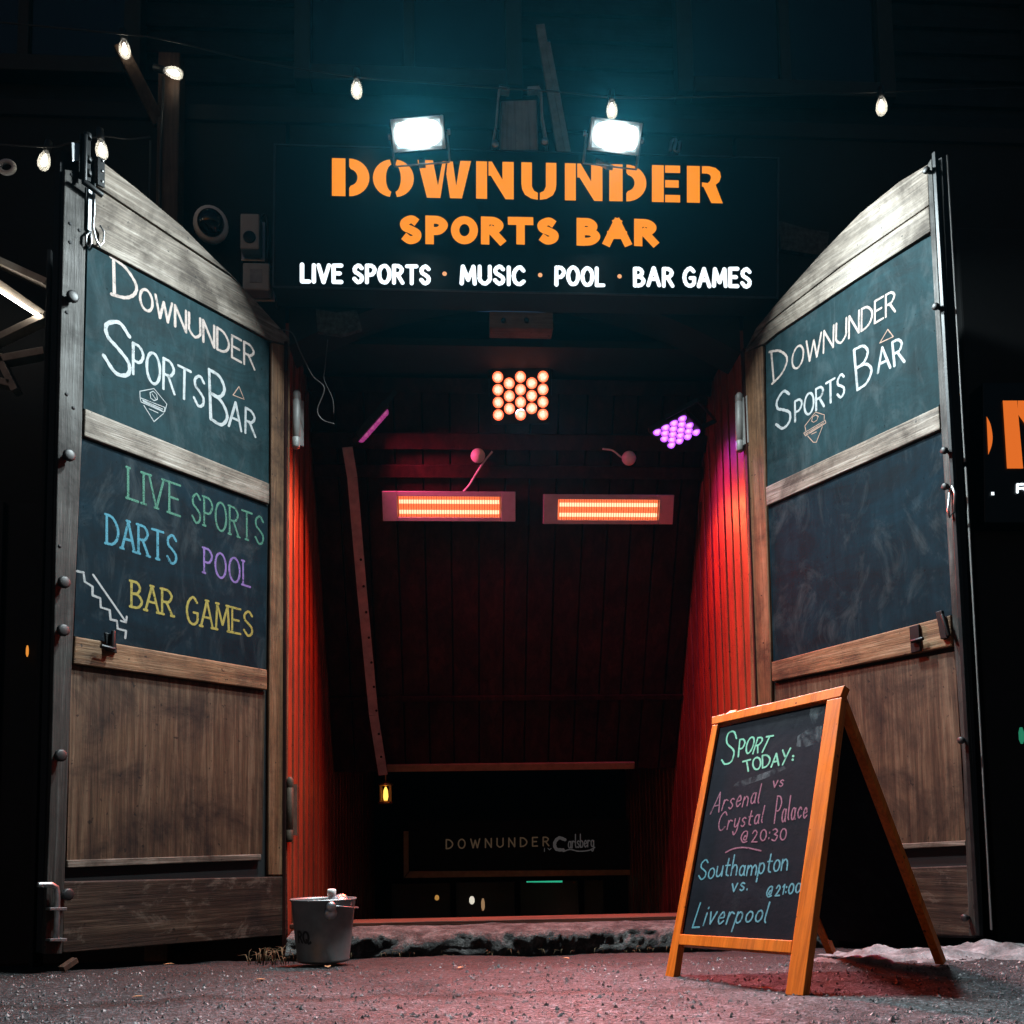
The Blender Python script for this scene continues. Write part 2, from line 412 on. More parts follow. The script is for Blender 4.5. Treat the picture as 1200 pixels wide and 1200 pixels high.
# ---------------------------------------------------------------- ground, kerb, stairs
def gz(x, y):
    z = -.012
    if y > -1.6:
        t = min((y+1.6)/1.25, 1.0); z -= .063*t*t
    z += .0*max(0, min(1, (x-.8)/.6))*max(0, min(1, (y+2.3)/.7))
    return z
def asphalt():
    m, nt, bs = newmat('wet_worn_asphalt')
    v = coords(nt)
    big = noise_n(nt, v, 1.3, 6, .65); mid = noise_n(nt, v, 14, 8, .7); fine = noise_n(nt, v, 160, 4, .7)
    vo = nt.nodes.new('ShaderNodeTexVoronoi'); vo.inputs['Scale'].default_value = 110; nt.links.new(v, vo.inputs['Vector'])
    spk = noise_n(nt, v, 62, 3, .75)
    c = ramp(nt, mid, [(.3, (.011, .0145, .017)), (.5, (.030, .039, .044)), (.72, (.068, .085, .093))])
    c = mixc(nt, .9, c, ramp(nt, spk, [(.37, (.03, .03, .03)), (.45, (.45, .45, .45)), (.54, (1.05, 1.05, 1.05)), (.62, (2.9, 2.85, 2.8))]), 'MULTIPLY')
    c = mixc(nt, .6, c, ramp(nt, big, [(.3, (.5, .5, .5)), (.7, (1.2, 1.2, 1.2))]), 'MULTIPLY')
    c = mixc(nt, .8, c, ramp(nt, vo.outputs['Color'], [(.1, (.35, .35, .35)), (.6, (1, 1, 1)), (.93, (1.2, 1.2, 1.2)), (.97, (2.6, 2.5, 2.4))]), 'MULTIPLY')
    # a crack filled with dirt, running along the kerb
    sp = nt.nodes.new('ShaderNodeSeparateXYZ'); nt.links.new(v, sp.inputs[0])
    wob = noise_n(nt, coords(nt, (1, 0, 0)), 2.2, 5, .6)
    wob2 = noise_n(nt, coords(nt), 22, 3, .6)
    def mt(op, a, b):
        q = nt.nodes.new('ShaderNodeMath'); q.operation = op
        for i, x in enumerate((a, b)):
            if isinstance(x, float): q.inputs[i].default_value = x
            else: nt.links.new(x, q.inputs[i])
        return q.outputs[0]
    line = mt('ADD', sp.outputs[1], mt('MULTIPLY', wob, -.55))
    line = mt('ADD', line, mt('MULTIPLY', wob2, .09))
    dist = mt('ABSOLUTE', mt('ADD', line, 2.02), 0.0)
    ck = ramp(nt, dist, [(.012, (.05, .047, .043)), (.022, (.3, .29, .28)), (.055, (1, 1, 1))])
    c = mixc(nt, 1.0, c, ck, 'MULTIPLY')
    kerb_shade = mt('ADD', sp.outputs[1], mt('MULTIPLY', mid, .35))  # sign's shadow painted into the asphalt colour, darkening towards the kerb
    c = mixc(nt, 1.0, c, ramp(nt, mt('ADD', kerb_shade, 2.0), [(.30, (1.35, 1.35, 1.35)), (.75, (.8, .8, .8)), (1.0, (.33, .32, .31))]), 'MULTIPLY')
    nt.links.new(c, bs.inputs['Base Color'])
    nt.links.new(ramp(nt, big, [(.35, (.38,)*3), (.65, (.7,)*3)]), bs.inputs['Roughness'])
    h = mt('ADD', mt('MULTIPLY', vo.outputs['Distance'], .5), mt('ADD', mid, mt('MULTIPLY', fine, .6)))
    h = mt('ADD', h, mt('MULTIPLY', ck, .6))
    bump(nt, bs, h, 1.0, .02)
    return m
mb = MB()
xs = [-60, -20, -8, -5] + [-3.5+.07*i for i in range(27)] + [-1.65+.03*i for i in range(111)] + [1.68+.07*i for i in range(28)] + [5, 8, 20, 60]
ys = [-40, -15, -8, -5.5] + [-4.6+.07*i for i in range(28)] + [-2.68+.03*i for i in range(80)]
ys = [y for y in ys if y < -.30] + [-.28]
vs = []
for y in ys:
    for x in xs:
        z = gz(x, y)
        if abs(x) < 4 and y > -5:
            z += .010*noise.fractal(Vector((x*2.2, y*2.2, .3)), 1.0, 2.0, 4) + .0035*noise.noise(Vector((x*17, y*17, 2))) + .003*noise.noise(Vector((x*41, y*41, 7)))
        vs.append((x, y, z))
nx = len(xs)
fs = [(j*nx+i, j*nx+i+1, (j+1)*nx+i+1, (j+1)*nx+i) for j in range(len(ys)-1) for i in range(nx-1)]
mb.add(vs, fs, True)
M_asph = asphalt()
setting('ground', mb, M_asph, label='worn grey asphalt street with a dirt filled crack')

# rough stone kerb before the stairs
mb = MB(); vs = []; N1, N2 = 420, 15
prof = [(-.30, -.10), (-.345, -.075), (-.352, -.05), (-.35, -.03), (-.345, -.012), (-.335, .004), (-.318, .017), (-.29, .026), (-.25, .03), (-.2, .033), (-.15, .035), (-.1, .037), (-.05, .039), (.0, .04), (.12, .04)]
for i in range(N1):
    x = -1.09+2.47*i/(N1-1)
    for j, (y, z) in enumerate(prof):
        a = (1.0 if j < 8 else .35) if j > 0 else 0
        p = Vector((x*4, y*9, z*14))
        d = noise.hetero_terrain(p*1.5, .8, 2.1, 6, .6)*.020*a
        rg = abs(noise.noise(Vector((x*13, z*30+y*8, 3))))*.034+max(0, noise.noise(Vector((x*34, z*60+y*20, 9))))*.035*(1 if 2 < j < 9 else .25)
        lump = noise.noise(Vector((x*3.1, 0, 5)))*.022*(1 if j < 10 else .2)
        vs.append((x, y+lump+rg-abs(d)*.8*(1 if j < 8 else 0), z+min(d, .02)*.45-.02*abs(noise.noise(Vector((x*9, y*12, 1))))*a))
fs = [(i*N2+j, (i+1)*N2+j, (i+1)*N2+j+1, i*N2+j+1) for i in range(N1-1) for j in range(N2-1)]
mb.add(vs, fs, True)
def rubble():
    m, nt, bs = newmat('broken_stone_kerb')
    v = coords(nt); a = noise_n(nt, v, 9, 9, .75, .6); b = noise_n(nt, v, 70, 5, .7)
    c = ramp(nt, a, [(.36, (.008, .008, .008)), (.47, (.05, .047, .045)), (.58, (.13, .125, .12)), (.72, (.26, .25, .24))])
    c = mixc(nt, .8, c, ramp(nt, b, [(.35, (.3, .3, .3)), (.6, (1.2, 1.2, 1.2))]), 'MULTIPLY')
    nt.links.new(c, bs.inputs['Base Color']); bs.inputs['Roughness'].default_value = .8
    q = nt.nodes.new('ShaderNodeMath'); q.operation = 'ADD'; nt.links.new(a, q.inputs[0]); nt.links.new(b, q.inputs[1])
    bump(nt, bs, q.outputs[0], 1.0, .02); return m
setting('kerb', mb, rubble(), label='rough broken stone kerb across the entrance')
mb = MB(); mb.box(-1.13, 1.13, -.045, .16, .036, .058)
setting('threshold', mb, wood('worn_threshold_board', (.05, .018, .01), (.11, .035, .02), (.18, .06, .035), 'x', 1, .5), label='worn timber threshold board behind the kerb', bevel=.004)
# stairs going down behind it
mb = MB()
for i in range(15):
    y = .17+.27*i; mb.box(-1.12, 1.12, y, y+.27, -4.0, -.02-.18*i)
mb.box(-3.2, 3.2, 4.22, 8.2, -4.0, -2.72)
setting('stairs', mb, plain('worn_dark_concrete', (.05, .048, .046), .8), label='dark concrete stairs going down to the bar')

# ---------------------------------------------------------------- the bar building
SLOPE = Frame((0, 2.17, 0), (-1, 0, 0), (0, -.5235, 1.0))     # steep boarded ceiling over the stairs, Y looks out
SLOPE.flip = SLOPE.Y
bar = thing('bar_building', 'dark timber building with an arched doorway over stairs going down', 'building', (0, 0, 0))
M_wall = plain('black_rendered_wall', (.0025, .003, .0035), .85, 0, .5, 7, .6)
M_siding = wood('blue_black_siding', (.004, .006, .0075), (.007, .011, .0135), (.012, .018, .021), 'x', .6, .4, .6, .4)
# front wall with an arched opening (butted strips, no overlap)
mb = MB(); y0, y1 = .0, .22
arch = [(-1.15+2.3*i/24) for i in range(25)]
def az(x): return 2.92+.34*(1-(x/1.15)**2)
mb.box(-9, -1.17, y0, y1, -.3, 4.1); mb.box(1.17, 9, y0, y1, -.3, 4.1)
top = [(x, az(x)) for x in arch]
poly = [(-1.17, 2.9)]+top+[(1.17, 2.9), (1.17, 4.1), (-1.17, 4.1)]
# as strips
for i in range(24):
    a, b = arch[i], arch[i+1]
    mb.add([(a, y0, az(a)), (b, y0, az(b)), (b, y0, 4.1), (a, y0, 4.1), (a, y1, az(a)), (b, y1, az(b))], [(0, 1, 2, 3), (0, 4, 5, 1)])
part('front_wall', mb, M_wall, bar)
# upper storey of horizontal boards, each board a lapped strip
mb = MB()
for i in range(34):
    z = 4.1+.16*i; mb.add([(-9, .30, z), (9, .30, z), (9, .325, z+.16), (-9, .325, z+.16), (-9, .33, z), (9, .33, z)], [(0, 1, 2, 3), (4, 5, 1, 0)])
part('siding', mb, M_siding, bar)
mb = MB(); mb.box(-9, 9, -.02, .30, 4.1, 4.18)
part('ledge', mb, M_dark, bar)
# windows of the upper storey
M_glassd = plain('dark_window_glass', (.008, .012, .014), .08, 0, .1, 5, 0)
M_trim = plain('grey_window_trim', (.012, .015, .016), .7)
for cx in (-2.6, -.55, 1.55, 3.6):
    f = MB(); zc0, zc1 = 4.55, 5.75; hw = .62
    f.box(cx-hw, cx-hw+.09, .22, .32, zc0, zc1); f.box(cx+hw-.09, cx+hw, .22, .32, zc0, zc1)
    f.box(cx-hw+.09, cx+hw-.09, .22, .32, zc0, zc0+.09); f.box(cx-hw+.09, cx+hw-.09, .22, .32, zc1-.09, zc1)
    f.box(cx-.03, cx+.03, .235, .32, zc0+.09, zc1-.09)
    wn = part('window', f, M_trim, bar, .006)
    g = MB(); g.box(cx-hw+.09, cx-.03, .26, .285, zc0+.09, zc1-.09); g.box(cx+.03, cx+hw-.09, .26, .285, zc0+.09, zc1-.09)
    part('pane', g, M_glassd, wn)
mb = MB(); mb.box(-9, 9, -.75, .298, 6.35, 6.5)
for i in range(30): mb.box(-8.9+.6*i, -8.78+.6*i, -.70, .29, 6.20, 6.348)
part('eave', mb, M_dark, bar)
# clad walls of the entrance
for sgn in (-1, 1):
    mb = MB(); pitch, gap = (.170, .056) if sgn < 0 else (.130, .030)
    for i in range(28):
        ya = .012+pitch*i; xo = 1.150+.004*random.random()
        a, b = (xo, xo+.03) if sgn > 0 else (-xo-.03, -xo)
        mb.box(a, b, ya, ya+pitch-gap, -3.0, 3.05)
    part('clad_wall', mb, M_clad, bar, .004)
    mb = MB(); mb.box(*((1.215, 1.3) if sgn > 0 else (-1.3, -1.215)), .222, 3.4, -3.0, 3.1)
    part('backing_wall', mb, M_dark, bar)
    mb = MB(); mb.box(*((1.152, 1.169) if sgn > 0 else (-1.169, -1.152)), -.03, .008, -.06, 2.93)
    part('door_jamb', mb, M_stilew if False else M_clad_d, bar, .003)
# flat soffit and steep boarded ceiling
mb = MB(); mb.box(-1.148, 1.148, .222, 1.6, 3.06, 3.10); mb.box(-9, 9, .225, .30, 3.9, 4.099); mb.box(-1.3, 1.3, .222, 5.6, 3.201, 3.25)
part('soffit', mb, M_dark, bar)
def sl(x, z, n): return SLOPE.o + SLOPE.X*(-x) + SLOPE.Z*z + SLOPE.Y*n
def zs(py, n=0.0): return SLOPE.uv(610, py, n)[1]
zb, zt = zs(902), zs(418)
mb = MB(); xx = -1.147; i = 0
while xx < 1.14:
    wd = .142+.03*random.random(); xe = min(xx+wd, 1.147); n0 = .0+.006*random.random()
    v = [sl(x, z, n) for n in (-.05, n0) for x, z in ((xx, zb), (xe-.008, zb), (xe-.008, zt), (xx, zt))]
    mb.add(v, [(3, 2, 1, 0), (4, 5, 6, 7), (0, 1, 5, 4), (1, 2, 6, 5), (2, 3, 7, 6), (3, 0, 4, 7)]); xx = xe
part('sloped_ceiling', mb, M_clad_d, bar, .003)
def slope_bar(za, zb_, n0, n1, x0=-1.147, x1=1.147):
    m = MB(); v = [sl(x, z, n) for n in (n0, n1) for x, z in ((x0, za), (x1, za), (x1, zb_), (x0, zb_))]
    return m.add(v, [(3, 2, 1, 0), (4, 5, 6, 7), (0, 1, 5, 4), (1, 2, 6, 5), (2, 3, 7, 6), (3, 0, 4, 7)])
for pa, pb, th in ((560, 545, .035), (527, 508, .05), (462, 444, .05), (820, 814, .02)):
    part('batten', slope_bar(zs(pa), zs(pb), .008, .008+th), M_clad_d, bar, .004)
part('edge_trim', slope_bar(zs(901), zs(893), .008, .03, -.80, .86), plain('ochre_trim', (.26, .17, .08), .5), bar, .004)
# basement front wall far below, with a dark glazed front
mb = MB(); mb.box(-3.2, 3.2, 5.6, 5.8, -2.72, 3.2); mb.box(-1.3, 1.3, 3.4, 5.598, 3.05, 3.2)
mb.box(1.18, 1.3, 3.42, 5.598, -2.72, 3.048); mb.box(-1.3, -1.18, 3.42, 5.598, -2.72, 3.048)
part('basement_wall', mb, M_dark, bar)
# lintel block under the sign
mb = MB(); a = at_y(574, 384, -.10); b = at_y(648, 366, -.10); mb.box(a.x, b.x, -.10, -.004, a.z, b.z)
lb = part('lintel_block', mb, wood('lintel_timber', (.1, .05, .03), (.2, .1, .06), (.3, .16, .1), 'x'), bar, .004)
mb = MB()
for px in (590, 617): p = at_y(px, 375, -.11); mb.lathe([(.012, 0), (.012, .012), (.004, .014)], (p.x, -.101, p.z), (0, -1, 0), 8)
part('bolt', mb, M_iron, lb)

# ---------------------------------------------------------------- the two chalkboard doors
aL, aR = .6954184, .4636174
FL = Frame((-1.15, 0, 0), (-math.sin(aL), -math.cos(aL), 0), (0, 0, 1))
FR = Frame((1.15, 0, 0), (-math.sin(aR), math.cos(aR), 0), (0, 0, 1))
def slabpx(fr, pts, y0, y1): return MB().slab(fr.uvs(pts), y0, y1)
M_chw = chalk('white_chalk', (0.330, 0.350, 0.356)); M_cho = chalk('peach_chalk', (0.343, 0.224, 0.172)); M_chp = chalk('pale_pink_chalk', (0.363, 0.304, 0.277))
M_chg = chalk('green_chalk', (0.040, 0.145, 0.102)); M_chc = chalk('cyan_chalk', (0.046, 0.205, 0.277)); M_chv = chalk('violet_chalk', (0.158, 0.099, 0.290)); M_chy = chalk('yellow_chalk', (0.277, 0.231, 0.046))

def knob(mb, fr, px, py, r=.024, l=.034):
    u, z = fr.uv(px, py); mb.lathe([(r*.55, 0), (r*.55, l*.4), (r, l*.55), (r, l*.9), (r*.7, l)], (u, .002, z), (0, 1, 0), 10)

DL = thing('wooden_door', 'open left wooden door, lower chalkboard lettered in coloured chalk with a drawn staircase', 'door', FL.M, 'arched wooden chalkboard doors')
TH = -.062
# leaf core: the slab that carries everything, a few mm behind the frame members
core = [(74, 172), (112, 184), (123, 191), (160, 220), (213, 264), (240, 291), (267, 318), (300, 353), (340, 398), (338, 1097), (52, 1117)]
part('door_leaf', MB().slab(FL.uvs(core), TH, -.020), M_dark, DL, local=True)
part('meeting_stile', slabpx(FL, [(75, 199), (101, 203), (95, 520), (83, 790), (72, 1118), (51, 1118), (59, 900), (67, 520)], -.018, .006), M_edgew, DL, .003, True)
part('top_rail', slabpx(FL, [(112, 220), (270, 325), (284, 337), (300, 354), (339, 397), (339, 405), (317, 399), (104, 284)], -.018, .004), M_railw, DL, .003, True)
part('top_rail', slabpx(FL, [(112, 185), (123, 192), (160, 221), (213, 265), (240, 292), (267, 319), (283, 335), (270, 322), (112, 217)], -.018, .002), M_railw, DL, .003, True)
part('hinge_stile', slabpx(FL, [(318, 401), (340, 406), (339, 700), (336, 1026), (314, 1026), (315, 810), (317, 600)], -.018, .004), M_stilew, DL, .006, True)
part('middle_rail', slabpx(FL, [(99, 479), (315, 567), (315, 591), (98, 511)], -.018, .005), M_railw, DL, .004, True)
part('lower_rail', slabpx(FL, [(87, 746), (312, 785), (312, 809), (85, 778)], -.018, .008), M_lowrail, DL, .005, True)
part('bottom_rail', slabpx(FL, [(73, 1033), (336, 1027), (337, 1096), (72, 1117)], -.018, .006), M_bottomw, DL, .005, True)
part('panel_moulding', slabpx(FL, [(79, 1008), (306, 1001), (306, 1008), (79, 1017)], -.018, .002), M_railw, DL, .003, True)
part('wood_panel', slabpx(FL, [(85, 779), (312, 810), (309, 1001), (80, 1008)], -.019, -.010), M_panelw, DL, 0, True)
cb = part('chalkboard', slabpx(FL, [(104, 286), (316, 399.5), (316, 567), (99, 478)], -.019, -.008), M_slate, DL, 0, True)
cb2 = part('chalkboard', slabpx(FL, [(97, 512), (315, 592), (312, 784), (88, 745)], -.019, -.008), M_slate_b, DL, 0, True)
N0 = -.008
def lettering(lines, mat, par, fr=None, n=N0, name='lettering', label=None):
    m = MB()
    for l in lines: l(m)
    return part(name, m, mat, par, local=True, label=label)
lettering([lambda m: write(m, FL, N0, 'D', ((133, 303), (160, 320), (160, 355), (134, 346)), .0135, serif=True),
           lambda m: write(m, FL, N0, 'OWNUNDER', ((164, 336), (298, 407), (298, 433), (164, 360)), .0118, gap=.2)], M_chp, cb, label='hand chalked word DOWNUNDER')
lettering([lambda m: write(m, FL, N0, 'S', ((122, 369), (154, 386), (154, 448), (120, 428)), .0165),
           lambda m: write(m, FL, N0, 'PORTS', ((156, 402), (240, 444), (239, 479), (156, 438)), .0125, gap=.22),
           lambda m: write(m, FL, N0, 'B', ((245, 433), (267, 446), (266, 504), (247, 491)), .0150),
           lambda m: write(m, FL, N0, 'AR', ((269, 468), (299, 484), (299, 512), (268, 499)), .0125)], M_chw, cb, label='hand chalked words SPORTS BAR')
def shield(fr, n, P):
    def f(m):
        for s in P: draw(m, fr, n, s, .0035, taper=.2)
    return f
x0, y0_ = 140, 430
zz = lambda L: [(140+a*190/1200, 430+b*90/568) for a, b in L]
SHL = [zz([(150, 180), (255, 160), (350, 275)]), zz([(350, 275), (335, 330)]), zz([(150, 180), (152, 225)]), zz([(180, 285), (255, 405), (325, 345)]),
       zz([(152, 228), (335, 300), (328, 335), (160, 260), (152, 228)]), zz([(170, 245), (320, 312)]), zz([(175, 255), (315, 322)]), zz([(225, 190), (250, 180), (275, 205), (280, 240), (255, 250), (230, 230), (225, 190)]), zz([(240, 200), (265, 235)]), zz([(220, 310), (285, 340)])]
lettering([shield(FL, N0, SHL)], M_chw, cb, name='shield_emblem')
lettering([lambda m: draw(m, FL, N0, [(280, 453), (273, 463), (286, 468), (280, 453)], .004)], M_cho, cb, name='triangle_mark')
lettering([lambda m: write(m, FL, N0, 'LIVE', ((150, 548), (211, 569), (211, 605), (150, 584)), .0100, serif=True, gap=.3),
           lambda m: write(m, FL, N0, 'SPORTS', ((225, 577), (309, 607), (309, 639), (225, 611)), .0100, serif=True, gap=.26)], M_chg, cb2, label='green chalked words LIVE SPORTS')
lettering([lambda m: write(m, FL, N0, 'DARTS', ((125, 603), (207, 629), (207, 662), (125, 637)), .0110, serif=True, gap=.26)], M_chc, cb2, label='cyan chalked word DARTS')
lettering([lambda m: write(m, FL, N0, 'POOL', ((239, 642), (293, 660), (293, 688), (239, 671)), .0100, serif=True, gap=.26)], M_chv, cb2, label='violet chalked word POOL')
lettering([lambda m: write(m, FL, N0, 'BAR', ((154, 681), (202, 693), (202, 722), (154, 711)), .0110, serif=True, gap=.24),
           lambda m: write(m, FL, N0, 'GAMES', ((219, 698), (296, 718), (296, 746), (219, 730)), .0110, serif=True, gap=.24)], M_chy, cb2, label='yellow chalked words BAR GAMES')
st = [(a/3, 600+b/3) for a, b in [(270, 208), (293, 213), (298, 245), (325, 262), (325, 293), (352, 303), (354, 335), (385, 345), (388, 378), (410, 383), (413, 410), (443, 418), (440, 443)]]
lettering([lambda m: draw(m, FL, N0, st, .009), lambda m: draw(m, FL, N0, [(109, 673.5), (147.5, 729)], .008), lambda m: draw(m, FL, N0, [(141.5, 727.5), (147.5, 729.5), (148.5, 722.5)], .008)], M_chw, cb2, name='staircase_drawing')

# ironwork of the left door
mb = MB()
def door_tube(fr, pts, n, r, k=8):
    return [Vector((fr.uv(x, y, n)[0], n, fr.uv(x, y, n)[1])) for x, y in pts]
mb.tube(door_tube(FL, [(100, 158), (99, 212)], .03, .012), .010); mb.tube(door_tube(FL, [(97, 212), (120, 229)], .045, .012), .012)
mb.tube(door_tube(FL, [(98, 165), (97, 215)], .028, .008), .006)
for py in (165, 192, 208): mb.lathe([(.017, 0), (.017, .02)], (FL.uv(99.5, py)[0], .02, FL.uv(99.5, py)[1]), (0, 0, 1), 8)
mb.slab(FL.uvs([(92, 158), (104, 163), (104, 215), (92, 210)]), .0065, .016)
part('slide_bolt', mb, M_iron, DL, .002, True)
mb = MB(); mb.slab(FL.uvs([(113, 184), (121.5, 188), (121.5, 221), (113, 217)]), .0045, .010)
hp = part('hasp_plate', mb, M_iron, DL, .001, True)
mb = MB()
for py in (190, 202, 214): u, z = FL.uv(118.5, py); mb.lathe([(.006, 0), (.005, .004), (.001, .005)], (u, .010, z), (0, 1, 0), 8)
part('screw', mb, M_steel, hp, 0, True)
mb = MB(); mb.slab(FL.uvs([(82, 168), (92, 170), (91, 189), (83, 190)]), .0065, .012)
part('strike_plate', mb, M_galv, DL, .001, True)
mb = MB(); mb.bar(Vector((FL.uv(104, 222)[0], .010, FL.uv(104, 222)[1])), Vector((FL.uv(103, 272)[0], .010, FL.uv(103, 272)[1])), .018, .014, (0, 1, 0))
mb.tube(door_tube(FL, [(111, 215), (110.5, 240), (109.5, 268), (112, 280), (117, 289), (121, 284), (122, 272), (117, 264)], .02, .003), .004, 6)
mb.tube(door_tube(FL, [(106, 271), (101, 276), (100.5, 284), (104, 290), (107, 285), (106.5, 276), (106, 271)], .018, .004), .0045, 6)
part('hook_and_ring', mb, M_steel, DL, 0, True)
for px, py in ((80, 351), (76, 536), (70, 684), (69, 740), (66, 886), (74, 1048)):
    m = MB(); knob(m, FL, px, py); m.v = [p+Vector((0, .006, 0)) for p in m.v]; part('knob', m, M_knob, DL, 0, True)
mb = MB()
for px, py in ((84, 205), (82, 262), (93, 270), (82, 284), (78, 366), (78, 462), (86, 478), (70, 640)):
    u, z = FL.uv(px, py, .006); mb.lathe([(.0075, 0), (.0075, .0012)], (u, .0062, z), (0, 1, 0), 8)
part('screw_hole', mb, M_dark, DL, 0, True)
m = MB(); m.slab(FL.uvs([(120, 742), (132, 745), (134, 766), (122, 763)]), .009, .022); m.tube(door_tube(FL, [(133, 739), (131, 762)], .03, .01), .009); m.tube(door_tube(FL, [(118, 757), (134, 761)], .034, .01), .009)
part('latch', m, M_iron, DL, .002, True)
m = MB(); m.tube(door_tube(FL, [(44, 1037), (60, 1036.5), (66, 1040), (67.5, 1050), (66, 1101)], .03, .01), .011)
for py in (1065, 1101): m.slab(FL.uvs([(52, py-1.5), (72, py-2), (72, py+1.5), (52, py+1.5)]), .007, .042)
part('drop_bolt', m, M_steel, DL, .001, True)
M_hinge = plain('grey_painted_hinge', (.30, .31, .30), .5, .1, .15)
M_strap_d = plain('rusty_hinge', (.06, .045, .03), .7, .3, .4, 40)
def cyl_hinge(fr, pts, par, r=.020, mt_=None):
    m = MB(); (xa, ya), (xb, yb) = pts
    p = Vector((fr.uv(xa, ya, .0)[0], .012, fr.uv(xa, ya, .0)[1])); q = Vector((fr.uv(xb, yb, .0)[0], .012, fr.uv(xb, yb, .0)[1]))
    L = (q-p).length; d = (q-p)/L
    m.lathe([(r*.5, -.012), (r*.9, -.006), (r, .0), (r, L*.16), (r*.92, L*.165), (r, L*.17), (r, L*.86), (r*.9, L*.865), (r, L*.88), (r, L), (r*.8, L+.006), (r*.5, L+.014)], p, d, 14)
    m.box(min(p.x, q.x)-.05, min(p.x, q.x)+.005, -.001, .007, min(p.z, q.z)+.02, max(p.z, q.z)-.02)
    return part('hinge', m, mt_ or M_hinge, par, 0, True)
cyl_hinge(FL, ((345, 524), (346, 462)), DL); cyl_hinge(FL, ((337, 984), (338, 914)), DL, .017, M_strap_d)

DR = thing('wooden_door', 'open right wooden door beside the A frame board, its lower chalkboard blank', 'door', FR.M, 'arched wooden chalkboard doors')
coreR = [(872, 408), (885, 386), (908, 355), (935, 325), (960, 297), (1007, 248), (1053, 211), (1086, 191), (1100, 182), (1140, 1100), (884, 1094)]
part('door_leaf', MB().slab(FR.uvs(coreR), -.068, -.020), M_dark, DR, local=True)
part('top_rail', slabpx(FR, [(873, 411), (886, 385), (909, 357), (936, 326.5), (961, 298.5), (1008, 250), (1054, 213), (1087, 193), (1089, 240), (985, 312), (900, 378)], -.018, .002), M_railw, DR, .003, True)
part('top_rail', slabpx(FR, [(1089, 242), (1091, 271), (1000, 330), (910, 391), (896, 403), (873, 413), (900, 380), (985, 314)], -.018, .004), M_railw, DR, .003, True)
part('hinge_stile', slabpx(FR, [(872, 413), (894, 405), (898, 575), (904, 770), (906, 1020), (884, 1022), (880, 800)], -.018, .004), M_stilew, DR, .006, True)
part('meeting_stile', slabpx(FR, [(1088, 194), (1093, 186), (1104, 380), (1118, 560), (1130, 760), (1143, 1010), (1146, 1096), (1137, 1097), (1130, 900), (1117, 720), (1103, 480), (1092, 275)], -.018, .008), M_edgew, DR, .002, True)
part('middle_rail', slabpx(FR, [(898, 571), (1101, 476), (1102.5, 503), (899, 593)], -.018, .005), M_railw, DR, .004, True)
part('lower_rail', slabpx(FR, [(905, 776), (1115, 721), (1117, 757), (906, 799)], -.018, .008), M_lowrail, DR, .005, True)
part('bottom_rail', slabpx(FR, [(907, 1023), (1137, 1014), (1139, 1097), (908, 1093)], -.018, .006), M_bottomw, DR, .005, True)
part('panel_moulding', slabpx(FR, [(907, 996), (1131, 985), (1132, 991), (907, 1003)], -.018, .002), M_railw, DR, .003, True)
part('wood_panel', slabpx(FR, [(906, 800), (1117, 763), (1130, 985), (907, 996)], -.019, -.010), M_panelw, DR, 0, True)
rb = part('chalkboard', slabpx(FR, [(896, 404), (908, 393), (1000, 331), (1080, 281), (1091, 275), (1101, 470), (1098, 476), (898, 570)], -.019, -.008), M_slate, DR, 0, True)
rb2 = part('chalkboard', slabpx(FR, [(899, 594), (1103, 504), (1115, 720), (905, 775)], -.019, -.008), M_slate_b, DR, 0, True)
lettering([lambda m: write(m, FR, N0, 'D', ((904, 412), (922, 407), (923, 434), (907, 448)), .011, serif=True),
           lambda m: write(m, FR, N0, 'OWNUNDER', ((928, 410), (1048, 340), (1049, 365), (928, 435)), .010, gap=.2, slant=.06)], M_chp, rb, label='hand chalked word DOWNUNDER')
lettering([lambda m: write(m, FR, N0, 'S', ((909, 464), (926, 454), (928, 497), (909, 506)), .013),
           lambda m: write(m, FR, N0, 'PORTS', ((931, 471), (989, 437), (990, 463), (932, 494)), .011, gap=.22, slant=.05),
           lambda m: write(m, FR, N0, 'B', ((1001, 410), (1020, 400), (1022, 446), (1005, 457)), .012),
           lambda m: write(m, FR, N0, 'AR', ((1027, 411), (1057, 395), (1060, 424), (1029, 437)), .011)], M_chw, rb, label='hand chalked words SPORTS BAR')
zr = lambda L: [(890+a/12, 470+b/12) for a, b in L]
SHR = [zr([(655, 420), (640, 350), (790, 155), (915, 195), (912, 262)]), zr([(680, 490), (760, 580), (800, 580), (885, 360)]), zr([(625, 450), (925, 270), (935, 310), (650, 490), (625, 450)]), zr([(650, 462), (905, 305)]), zr([(660, 475), (915, 318)]),
       zr([(745, 230), (790, 195), (830, 215), (810, 270), (765, 300), (735, 280), (745, 230)]), zr([(735, 465), (800, 435)])]
lettering([shield(FR, N0, SHR)], M_cho, rb, name='shield_emblem')
lettering([lambda m: draw(m, FR, N0, [(1040.5, 386), (1031, 402), (1047, 394.5), (1040.5, 386)], .004)], M_cho, rb, name='triangle_mark')
